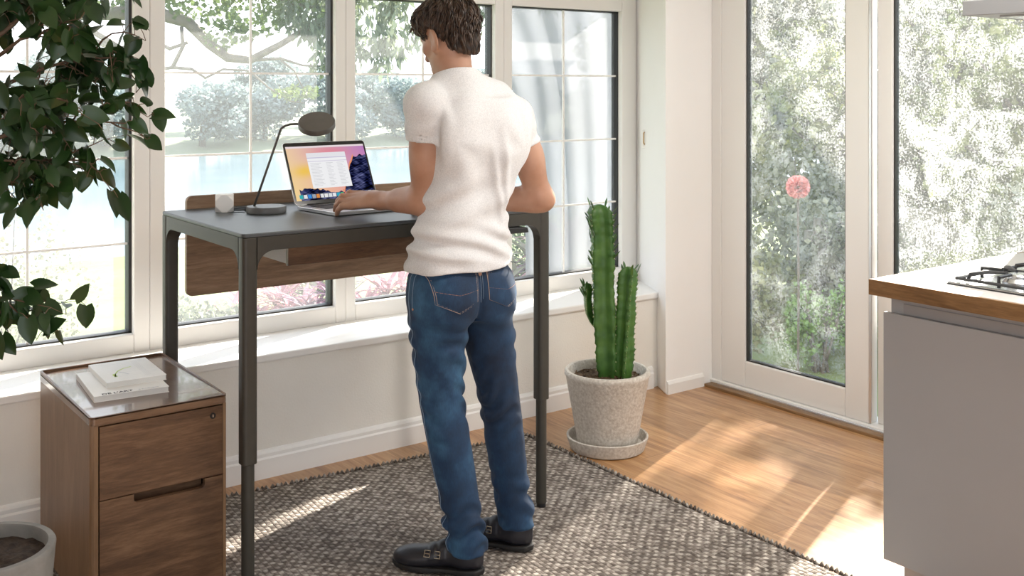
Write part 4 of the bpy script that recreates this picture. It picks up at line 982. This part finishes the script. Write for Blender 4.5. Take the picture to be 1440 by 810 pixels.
# cactus in the stone pot
PX_, PY_ = 3.007, 3.386
cp = thing('stone_pot', 'speckled beige stone pot standing in its saucer on the wooden floor', 'plant pot', (PX_, PY_, .022))
MB().lathe([(.120, 0), (.126, .004), (.176, .285), (.181, .293), (.181, .306), (.176, .312), (.164, .312), (.160, .306), (.156, .26), (0, .26)], 64, close=False).build('pot_shell', M['pot'], cp, True, autos=40)
sv = [(0, 0, .283)]
for k in range(1, 13):
    for a in range(40): rr0 = .159 * k / 12; t = a / 40 * 6.2832; sv.append((rr0 * math.cos(t), rr0 * math.sin(t), .283 - .010 * k / 12 + rs_.uniform(-.007, .007)))
MB().add(sv, sf).build('soil', M['bark_soil'], cp, True)
ch = MB()
for i in range(170):
    a, q = rs_.uniform(0, 6.28), .150 * math.sqrt(rs_.random()); s_ = rs_.uniform(.004, .011); c = Vector((q * math.cos(a), q * math.sin(a), .286 - .008 * q / .15)); e = [c + rv3(rs_, s_) for _ in range(4)]
    ch.add(e, [(0, 1, 2), (0, 2, 3), (0, 3, 1), (1, 3, 2)])
clean(ch.build('bark_chips', M['bark_soil'], cp), kind='stuff')
sc_ = MB().lathe([(.150, 0), (.156, .003), (.172, .050), (.173, .056), (.169, .059), (.163, .057), (.150, .020), (0, .018)], 64, close=False).build('saucer', M['pot'], None, True, autos=40)
sc_.location = (PX_, PY_, .002); clean(sc_, 'round speckled stone saucer under the cactus pot', 'saucer')
ca = thing('cactus', 'tall ribbed green cactus with two columns growing in the stone pot', 'cactus', (PX_, PY_, .295))
def stem(path, rad, name, spikes, seed, ribs=4, leafy=0):
    rs = random.Random(seed); mb = MB(); nseg = 70; nr = 32; P = [Vector(p) for p in path]; vs = []; rib_pts = [[] for _ in range(ribs)]
    for i in range(nseg + 1):
        t = i / nseg; f = t * (len(P) - 1); k = min(len(P) - 2, int(f)); c = P[k].lerp(P[k + 1], f - k)
        w_ = rad * (min(1, .62 + t * 3.2)) * (1 if t < .93 else math.sqrt(max(0.02, 1 - ((t - .93) / .07) ** 2))); w_ *= 1 + .035 * math.sin(i * 1.25 + seed) + .05 * math.sin(i * .31 + seed)
        tw = .5 + t * .35 + seed
        for a in range(nr):
            th = 2 * math.pi * a / nr; cc = abs(math.cos(ribs / 2 * (th - tw))) ** 5; rr0 = w_ * (.50 + .50 * cc) * (1 + .06 * cc * math.sin(i * 2.1 + a)); vs.append(c + Vector((rr0 * math.cos(th), rr0 * math.sin(th), 0)))
        for q in range(ribs): th = tw + 2 * math.pi * q / ribs; rib_pts[q].append(c + Vector((w_ * math.cos(th), w_ * math.sin(th), 0)) * 1.0)
    mb.add(vs, [(i * nr + a, i * nr + (a + 1) % nr, (i + 1) * nr + (a + 1) % nr, (i + 1) * nr + a) for i in range(nseg) for a in range(nr)] + [tuple(nseg * nr + a for a in range(nr))])
    o = mb.build(name, M['cactus'], ca, True); sp = MB(); lv = MB()
    for q in range(ribs):
        for i in range(2, nseg, 3):
            p = rib_pts[q][i]; c = sum((rib_pts[x][i] for x in range(ribs)), Vector()) / ribs; d = (p - c).normalized()
            for s in (-.35, .35): sp.tube([c + (p - c) * .97, p + d * .007 + Vector((0, 0, .004 * s * 2))], [.0013, .0003], 4)
            if leafy and i > nseg * (1 - leafy) and rs.random() < .75: leaf_mesh(lv, p - d * .004, d * .5 + Vector((0, 0, 1)) + rv3(rs, .25), d, rs.uniform(.03, .05), .006, False, -.15, .2, 0, 4)
    sp.build('spines', M['spine'], o)
    if leafy: lv.build('leaflets', M['cactus'], o, True)
def CX(a, b, z): return EX * a + EYd * b + Vector((0, 0, z))
stem([CX(.002, 0, -.02), CX(-.008, 0, .2), CX(-.018, .0, .42), CX(-.022, .0, .60), CX(-.035, 0, .735)], .062, 'stem', 1, 1, 4, .42)
stem([CX(.062, -.02, -.02), CX(.070, -.02, .15), CX(.078, -.02, .32), CX(.086, -.02, .475)], .044, 'stem', 1, 2, 4, .08)
stem([CX(-.055, .01, .22), CX(-.078, .01, .27), CX(-.084, .01, .33), CX(-.082, .01, .40)], .020, 'side_shoot', 1, 3, 3, .3)
stem([CX(.030, .01, -.01), CX(.030, .01, .06), CX(.022, .01, .12)], .008, 'side_shoot', 1, 4, 3, .5)

# ---------------------------------------------------------------- garden beyond the lake windows
gv = []; gf = []; gys = [4.5, 5.5, 7, 9, 12, 16, 20, 25, 30, 34]; gzs = [-.45, -.5, -.62, -.85, -1.15, -1.6, -2.05, -2.6, -3.15, -3.6]; gxs = [-30, -18, -10, -4, 0, 3, 6, 10, 16, 24, 40]
r = random.Random(5)
NXg, NYg = 120, 70
def gz(x, y): return np.interp(y, gys, gzs) + .10 * math.sin(x * .5 + y * .3) * min(1, (y - 4.5) / 6) + .03 * math.sin(x * 1.7 - y)
mb = MB()
for j in range(NYg + 1):
    y = 4.5 + (34 - 4.5) * (j / NYg) ** 1.5
    for i in range(NXg + 1): x = -30 + 70 * i / NXg; mb.v.append((x, y, gz(x, y)))
for j in range(NYg):
    for i in range(NXg): a = j * (NXg + 1) + i; mb.f.append((a, a + 1, a + NXg + 2, a + NXg + 1)); mb.mi.append(0)
struct(mb.build('lawn', M['grass'], None, True))
struct(MB().quad((-130, 26, -3.05), (190, 26, -3.05), (190, 76, -3.05), (-130, 76, -3.05)).build('lake', M['water']))
mb = MB(); mb.add([(-130, 70, -3.1), (200, 70, -3.1), (200, 76, -2.3), (-130, 76, -2.3), (200, 130, -1.0), (-130, 130, -1.0)], [(0, 1, 2, 3), (3, 2, 4, 5)]); struct(mb.build('far_bank', M['bank']))
struct(MB().box(4.3, 60, -8, 4.5, -.45, -.25).build('side_garden_ground', M['grass']))
def crown_mesh(name, mats, blobs, n, size, seed, parent, dangle=0, droop=.2):
    rs = np.random.RandomState(seed); B = np.array([b[:3] for b in blobs]); Rr = np.array([b[3:] for b in blobs]); wgt = (Rr[:, 0] * Rr[:, 1]) ; wgt = wgt / wgt.sum()
    k = rs.choice(len(blobs), n, p=wgt); d = rs.normal(size=(n, 3)); d /= np.linalg.norm(d, axis=1)[:, None]; d *= (rs.uniform(.35, 1, n) ** .4)[:, None]
    c = B[k] + d * Rr[k]; a = rs.normal(size=(n, 3)); a[:, 2] -= dangle * 2; a /= np.linalg.norm(a, axis=1)[:, None]; b = np.cross(a, rs.normal(size=(n, 3))); b /= np.linalg.norm(b, axis=1)[:, None]
    s = (size * rs.uniform(.6, 1.3, n))[:, None]; wd = s * (.42 if not dangle else .16); nn = np.cross(a, b)
    V = np.stack([c, c + a * s * .5 + b * wd, c + a * s - nn * s * droop, c + a * s * .5 - b * wd], 1).reshape(-1, 3)
    me = bpy.data.meshes.new(name); me.vertices.add(4 * n); me.vertices.foreach_set('co', V.astype(np.float32).ravel()); me.loops.add(4 * n); me.loops.foreach_set('vertex_index', np.arange(4 * n, dtype=np.int32))
    me.polygons.add(n); me.polygons.foreach_set('loop_start', np.arange(0, 4 * n, 4, dtype=np.int32)); me.polygons.foreach_set('loop_total', np.full(n, 4, np.int32)); me.update(calc_edges=True)
    me.materials.append(mats); o = bpy.data.objects.new(name, me); COL.objects.link(o); o.parent = parent; return o
# trees on the far bank
protos = []
for q in range(4):
    t = thing('far_tree', None, None); rs = random.Random(q + 40); bl = [(rs.uniform(-1.7, 1.7), rs.uniform(-1.5, 1.5), rs.uniform(1.2, 4.6), rs.uniform(1.0, 1.9), rs.uniform(1.0, 1.7), rs.uniform(.8, 1.5)) for _ in range(9)]
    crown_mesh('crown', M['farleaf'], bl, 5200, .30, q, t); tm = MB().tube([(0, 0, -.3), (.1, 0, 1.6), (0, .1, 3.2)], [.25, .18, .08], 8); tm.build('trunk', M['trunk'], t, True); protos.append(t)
xs = [(15.5, 73.5), (21, 74.5), (27, 73), (32.5, 75), (38, 74), (44, 73), (50, 75), (57, 74), (63.5, 73), (70.5, 74), (12, 84), (25, 86), (36, 84), (48, 86), (60, 84)]
r = random.Random(8)
ORD = ['leftmost', 'second from the left', 'third from the left', 'fourth from the left', 'fifth from the left', 'fifth from the right', 'fourth from the right', 'third from the right', 'second from the right', 'rightmost']
ORB = ['leftmost', 'second from the left', 'middle one', 'second from the right', 'rightmost']
for i, (x, y) in enumerate(xs):
    if i < 4: t = protos[i]
    else:
        s = protos[i % 4]; t = s.copy(); COL.objects.link(t)
        for c in s.children: d = c.copy(); COL.objects.link(d); d.parent = t
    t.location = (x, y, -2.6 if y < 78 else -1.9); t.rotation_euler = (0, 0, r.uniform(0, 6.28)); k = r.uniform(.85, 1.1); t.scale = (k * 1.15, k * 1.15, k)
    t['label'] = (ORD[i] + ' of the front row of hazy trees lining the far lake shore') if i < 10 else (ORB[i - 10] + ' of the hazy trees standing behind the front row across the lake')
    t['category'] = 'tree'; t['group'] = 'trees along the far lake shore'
# big tree with overhanging limbs
bt = thing('overhanging_tree', 'large tree whose gnarled limbs and drooping leaves hang across the upper left panes', 'tree', (-.6, 14.0, gz(-.6, 14) - .1))
o0 = Vector(bt.location)
def G(a, b, z): return EX * a + EYd * b + Vector((0, 0, z)) - o0 # a lateral, b depth in metres from the house corner
tb = MB(); r = random.Random(4)
def limb(pts, r0, r1):
    P = [G(*p) for p in pts]; n = len(P); tb.tube(P, [r0 + (r1 - r0) * i / (n - 1) for i in range(n)], 8)
tb.tube([Vector((0, 0, 0)), Vector((.1, 0, 1.5)), Vector((.2, .1, 3.0)), Vector((.5, .1, 4.4))], [.38, .3, .25, .18], 12)
q0 = Vector((.2, .1, 3.1)) + o0; La = EX.dot(q0); Lb = EYd.dot(q0)
limb([(La, Lb, 1.6), (-7.0, 11.6, 2.6), (-5.2, 12, 2.35), (-4.0, 12, 2.35), (-3.65, 12, 2.25), (-3.4, 12, 2.0), (-3.2, 12, 1.85), (-2.95, 12, 1.82), (-2.6, 12, 2.0), (-2.2, 12, 2.25), (-1.6, 12, 2.6)], .10, .022)
limb([(-5.0, 12, 2.32), (-4.4, 12, 1.95), (-4.05, 12, 2.05), (-3.85, 12, 1.95), (-3.65, 12, 2.02)], .036, .02)
limb([(-5.4, 12, 2.3), (-4.6, 12, 2.0), (-4.1, 12, 1.85), (-3.95, 12, 1.72), (-3.82, 12, 1.74), (-3.7, 12, 1.98), (-3.72, 12, 2.2)], .034, .02)
limb([(-3.82, 12, 1.74), (-3.6, 12, 1.72), (-3.45, 12, 1.62), (-3.25, 12, 1.72), (-2.95, 12, 1.70), (-2.75, 12, 1.52), (-2.5, 12, 1.36), (-2.35, 12, 1.34)], .02, .006)
limb([(-2.95, 12, 1.82), (-2.6, 12, 1.84), (-2.35, 12, 1.76), (-2.0, 12, 1.75), (-1.7, 12, 1.65)], .02, .006)
limb([(-2.6, 12, 1.82), (-2.45, 12, 1.7), (-2.35, 12, 1.5)], .015, .006)
limb([(-6.6, 11.7, 2.6), (-5.8, 12, 3.0), (-4.4, 12, 3.1), (-3, 12, 3.0), (-1.5, 12.2, 3.1), (.3, 12.3, 3.3)], .09, .03)
limb([(-3.4, 12, 3.0), (-2.9, 12, 2.7), (-2.5, 12, 2.45), (-1.9, 12, 2.4)], .04, .015)
tb.build('trunk_and_limbs', M['trunk'], bt, True)
bl = []
for (a, b, z, s, h) in ((-3.5, 12, 2.55, .45, .3), (-2.9, 12, 2.35, .4, .28), (-2.6, 12.1, 2.6, .5, .3), (-3.2, 11.9, 2.1, .28, .16), (-2.1, 12, 2.5, .4, .35), (-4.6, 12, 2.7, .6, .4), (-5.3, 12, 2.9, .7, .4), (-3.9, 12.3, 3.0, .8, .4), (-4.15, 12, 2.2, .2, .12), (-2.4, 12, 1.45, .25, .07), (-2.1, 12, 1.72, .2, .06)): v_ = G(a, b, z); bl.append((*v_, s, s, h))
crown_mesh('leaf_crown', M['treeleaf'], bl, 5200, .07, 91, bt)
bl = []
for (a, b, z, s, h) in ((-2.0, 12, 2.15, .28, .45), (-1.6, 12.1, 2.3, .3, .5), (-1.3, 12, 2.25, .22, .4), (-2.3, 12, 2.4, .3, .3), (-1.45, 12, 1.95, .12, .3), (-1.0, 12, 2.2, .10, .3), (-.4, 12, 2.45, .16, .35), (.4, 12.2, 2.75, .35, .3), (-1.9, 12, 1.95, .10, .3), (-.1, 12.2, 2.85, .5, .3)): v_ = G(a, b, z); bl.append((*v_, s, s, h))
crown_mesh('drooping_leaves', M['willow'], bl, 3000, .15, 92, bt, dangle=1.2)
# shrubs and flower bed under the windows
def shrub(name, label, cat, a, b, s, hgt, matr, n, size, seed, group=None, base=None):
    p = EX * a + EYd * b; z = base if base is not None else gz(p.x, p.y); t = thing(name, label, cat, (p.x, p.y, z - .02), 0, group); rs = random.Random(seed)
    bl = [(rs.uniform(-s, s) * .6, rs.uniform(-s, s) * .6, hgt * rs.uniform(.35, .8), s * rs.uniform(.35, .6), s * rs.uniform(.35, .6), hgt * rs.uniform(.2, .35)) for _ in range(8)]
    crown_mesh('foliage', matr, bl, n, size, seed, t); st = MB()
    for k in range(9): e = bl[k % 8]; st.tube([(rs.uniform(-.05, .05), rs.uniform(-.05, .05), 0), (e[0] * .4, e[1] * .4, hgt * .3), (e[0], e[1], e[2] + e[5] * .6)], [.014, .01, .003], 5)
    st.build('stems', M['trunk'], t, True); return t
shrub('shrub', 'pale twiggy bush on the lawn behind the indoor tree at far left', 'shrub', -3.65, 7.7, .62, 1.5, M['dryleaf'], 2600, .035, 5)
shrub('shrub', 'low green bush below the desk, left of the flower bed', 'shrub', -2.75, 9.4, .6, .55, M['bushgrey'], 2200, .05, 6)
shrub('shrub', 'low clipped green plant in front of the pink leaves, left of the window mullion', 'shrub', -1.80, 9.2, .4, .30, M['bush'], 1200, .05, 7)
def cordy(a, b, h, label, matr, seed):
    p = EX * a + EYd * b; t = thing('cordyline', label, 'plant', (p.x, p.y, gz(p.x, p.y)), 0, None); rs = random.Random(seed); mb = MB(); st = MB()
    for k in range(4):
        top = Vector((rs.uniform(-.16, .16), rs.uniform(-.16, .16), h * rs.uniform(.35, .8))); st.tube([(top.x * .3, top.y * .3, 0), tuple(top)], [.014, .01], 6)
        for j in range(15):
            az = j * 2.4 + rs.random(); el_ = rs.uniform(.1, 1.2); d = Vector((math.cos(az) * math.cos(el_), math.sin(az) * math.cos(el_), math.sin(el_)))
            leaf_mesh(mb, top + Vector((0, 0, rs.uniform(-.05, .05))), d, Vector((0, 0, 1)), h * rs.uniform(.4, .6), .025, False, rs.uniform(.2, .5), .3, 0, 5)
    mb.build('leaves', matr, t, True); st.build('stem', M['trunk'], t, True)
cordy(-2.42, 9.8, .62, 'pink-leaved spiky plant nearest the desk leg, outside the second window', M['pinkleaf'], 1)
cordy(-2.06, 9.9, .66, 'pink-leaved spiky plant in the middle of the bed under the second window', M['pinkleaf'], 2)
cordy(-1.74, 9.8, .72, 'purple spiky plant just left of the mullion behind the desk', M['purpleleaf'], 3)
cordy(-1.36, 9.8, .66, 'pink spiky plant just right of the mullion behind the desk', M['pinkleaf'], 4)
cordy(-1.02, 9.9, .66, 'pink spiky plant outside the third window beside the person', M['pinkleaf'], 5)
cordy(-.10, 9.9, .7, 'purple spiky plant hidden mostly behind the person', M['purpleleaf'], 6)
cordy(-2.25, 10.6, .8, 'pink spiky plant in the back row, just under the wooden desk panel', M['pinkleaf'], 9)
cordy(-1.90, 10.5, .8, 'pale spiky plant in the back row of the bed, left of the purple one', M['dryleaf'], 10)
cordy(.16, 9.7, 1.05, 'pale spiky plant outside the fourth window beside the right desk leg', M['dryleaf'], 7)
cordy(.46, 9.6, 1.0, 'pink spiky plant seen below the person\'s right forearm', M['pinkleaf'], 8)
shrub('shrub', 'pale bush outside the fourth window right of the person', 'shrub', .42, 12.2, .6, 1.3, M['treeleaf'], 2200, .05, 8)
# grey sheet added outside the fourth window, standing in for the pane's reflection
m = M['pane_reflection'] = bpy.data.materials.new('pane_reflection_grey'); m.use_nodes = True; m.node_tree.nodes.clear()
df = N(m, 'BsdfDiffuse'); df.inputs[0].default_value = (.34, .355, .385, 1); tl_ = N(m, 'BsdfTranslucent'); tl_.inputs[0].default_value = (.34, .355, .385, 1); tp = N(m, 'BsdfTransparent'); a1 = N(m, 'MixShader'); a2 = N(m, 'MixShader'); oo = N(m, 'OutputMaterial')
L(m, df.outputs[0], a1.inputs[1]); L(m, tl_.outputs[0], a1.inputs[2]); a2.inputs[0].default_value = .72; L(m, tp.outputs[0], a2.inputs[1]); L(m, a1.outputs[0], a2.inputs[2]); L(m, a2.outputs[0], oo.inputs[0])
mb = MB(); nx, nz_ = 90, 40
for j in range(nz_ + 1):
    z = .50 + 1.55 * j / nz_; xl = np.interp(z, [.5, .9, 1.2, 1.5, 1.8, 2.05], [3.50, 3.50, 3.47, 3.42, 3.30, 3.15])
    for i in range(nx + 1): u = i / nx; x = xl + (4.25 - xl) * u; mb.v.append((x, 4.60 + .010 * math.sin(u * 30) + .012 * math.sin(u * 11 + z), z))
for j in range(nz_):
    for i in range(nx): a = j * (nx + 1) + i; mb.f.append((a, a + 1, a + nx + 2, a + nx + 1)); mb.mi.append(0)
cu = mb.build('pane_reflection_sheet', M['pane_reflection'], None, True); s_ = cu.modifiers.new('thickness', 'SOLIDIFY'); s_.thickness = .001
clean(cu, 'translucent grey sheet added as a glass reflection behind the rightmost lake window', 'curtain')
rod = MB().tube([(3.1, 4.60, 2.06), (4.3, 4.60, 2.06)], .01, 10).build('reflection_sheet_rod', M['alum'], None, True); clean(rod, 'slim metal rod added to carry the reflection sheet behind the rightmost window', 'curtain rod')

# ---------------------------------------------------------------- garden beyond the glass door
def gtree(x, y, h, s, matr, n, size, seed, label, name='garden_tree', low=.35):
    t = thing(name, label, 'tree', (x, y, -.27)); rs = random.Random(seed)
    bl = [(rs.uniform(-s, s), rs.uniform(-s, s), h * rs.uniform(low, .95), s * rs.uniform(.4, .7), s * rs.uniform(.4, .7), h * rs.uniform(.10, .18)) for _ in range(12)]
    crown_mesh('foliage', matr, bl, n, size, seed, t)
    tb = MB().tube([(0, 0, 0), (.04 * s, 0, h * .35), (-.05, .05, h * .7)], [.07 + .02 * h, .05 + .012 * h, .03], 10)
    for e in bl[:7]: tb.tube([(0, 0, h * .4), (e[0] * .5, e[1] * .5, (h * .4 + e[2]) / 2), e[:3]], [.035, .022, .01], 6)
    tb.build('trunk', M['trunk'], t, True); return t
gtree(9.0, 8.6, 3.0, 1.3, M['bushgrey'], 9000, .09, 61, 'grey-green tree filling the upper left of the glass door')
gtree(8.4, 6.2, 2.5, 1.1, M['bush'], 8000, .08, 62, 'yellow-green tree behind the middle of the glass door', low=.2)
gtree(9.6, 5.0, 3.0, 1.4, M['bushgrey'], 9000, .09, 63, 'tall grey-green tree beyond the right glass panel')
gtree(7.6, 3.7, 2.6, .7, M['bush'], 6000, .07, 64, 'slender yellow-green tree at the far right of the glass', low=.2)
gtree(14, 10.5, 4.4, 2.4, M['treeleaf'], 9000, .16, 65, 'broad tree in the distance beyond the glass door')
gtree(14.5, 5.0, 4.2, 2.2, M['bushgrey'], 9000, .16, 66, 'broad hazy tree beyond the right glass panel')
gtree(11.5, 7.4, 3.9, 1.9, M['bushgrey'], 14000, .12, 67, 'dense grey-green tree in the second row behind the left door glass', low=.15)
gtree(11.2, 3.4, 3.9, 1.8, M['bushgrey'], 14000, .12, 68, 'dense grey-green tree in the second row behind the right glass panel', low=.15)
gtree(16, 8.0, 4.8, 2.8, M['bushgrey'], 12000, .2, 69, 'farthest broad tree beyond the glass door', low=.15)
gtree(10.8, 6.15, 5.3, .55, M['treeleaf'], 850, .12, 70, 'tall slender tree added beyond the glass door to shade the rug, its crown above the frame top', low=.90)  # added occluder: crown out of view, placed to break up sun on the rug
def gshrub(x, y, s, h, matr, n, size, seed, label):
    p = Vector((x, y, 0)); t = shrub('shrub', label, 'shrub', EX.dot(p), EYd.dot(p), s, h, matr, n, size, seed, base=-.27)
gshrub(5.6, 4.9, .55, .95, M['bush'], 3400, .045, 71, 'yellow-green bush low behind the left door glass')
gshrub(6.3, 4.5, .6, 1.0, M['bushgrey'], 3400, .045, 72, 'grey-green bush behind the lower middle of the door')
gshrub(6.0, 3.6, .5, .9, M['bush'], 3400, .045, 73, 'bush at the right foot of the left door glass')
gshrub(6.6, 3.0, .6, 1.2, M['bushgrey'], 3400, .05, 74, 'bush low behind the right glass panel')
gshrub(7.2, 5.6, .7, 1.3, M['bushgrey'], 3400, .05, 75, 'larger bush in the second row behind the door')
gshrub(5.5, 4.2, .22, .62, mat('fresh_green', (.14, .25, .06), .6), 1500, .03, 76, 'small bright green upright bush behind the door glass')
# pink pompom flower
fl = thing('pink_flower', 'round pale pink flower ball on a stem behind the left door glass', 'flower', (5.0, 3.977, -.27))
MB().tube([(0, 0, 0), (.02, .01, .6), (0, 0, 1.14)], [.008, .007, .006], 8).build('stem', M['trunk'], fl, True)
hb_ = MB(); rs = random.Random(3)
for i in range(420):
    d = rv3(rs).normalized(); leaf_mesh(hb_, Vector((0, 0, 1.216)) + d * .035, d, rv3(rs), .036, .012, False, .2, .2, 0, 3)
hb_.build('flower_head', M['pinkball'], fl, True)
# garden fence panel
fn = thing('garden_fence', 'pale weathered timber fence panel low behind the door glass', 'fence', (7.0, 4.5, -.27), R(-15))
for k in range(12): MB().box(-.9 + k * .15, -.9 + k * .15 + .13, -.012, .012, .05, .9 + .01 * (k % 3)).build('board', M['fence'], fn)
for z in (.25, .75): MB().box(-.95, .95, .012, .05, z - .04, z + .04).build('fence_rail', M['fence'], fn)
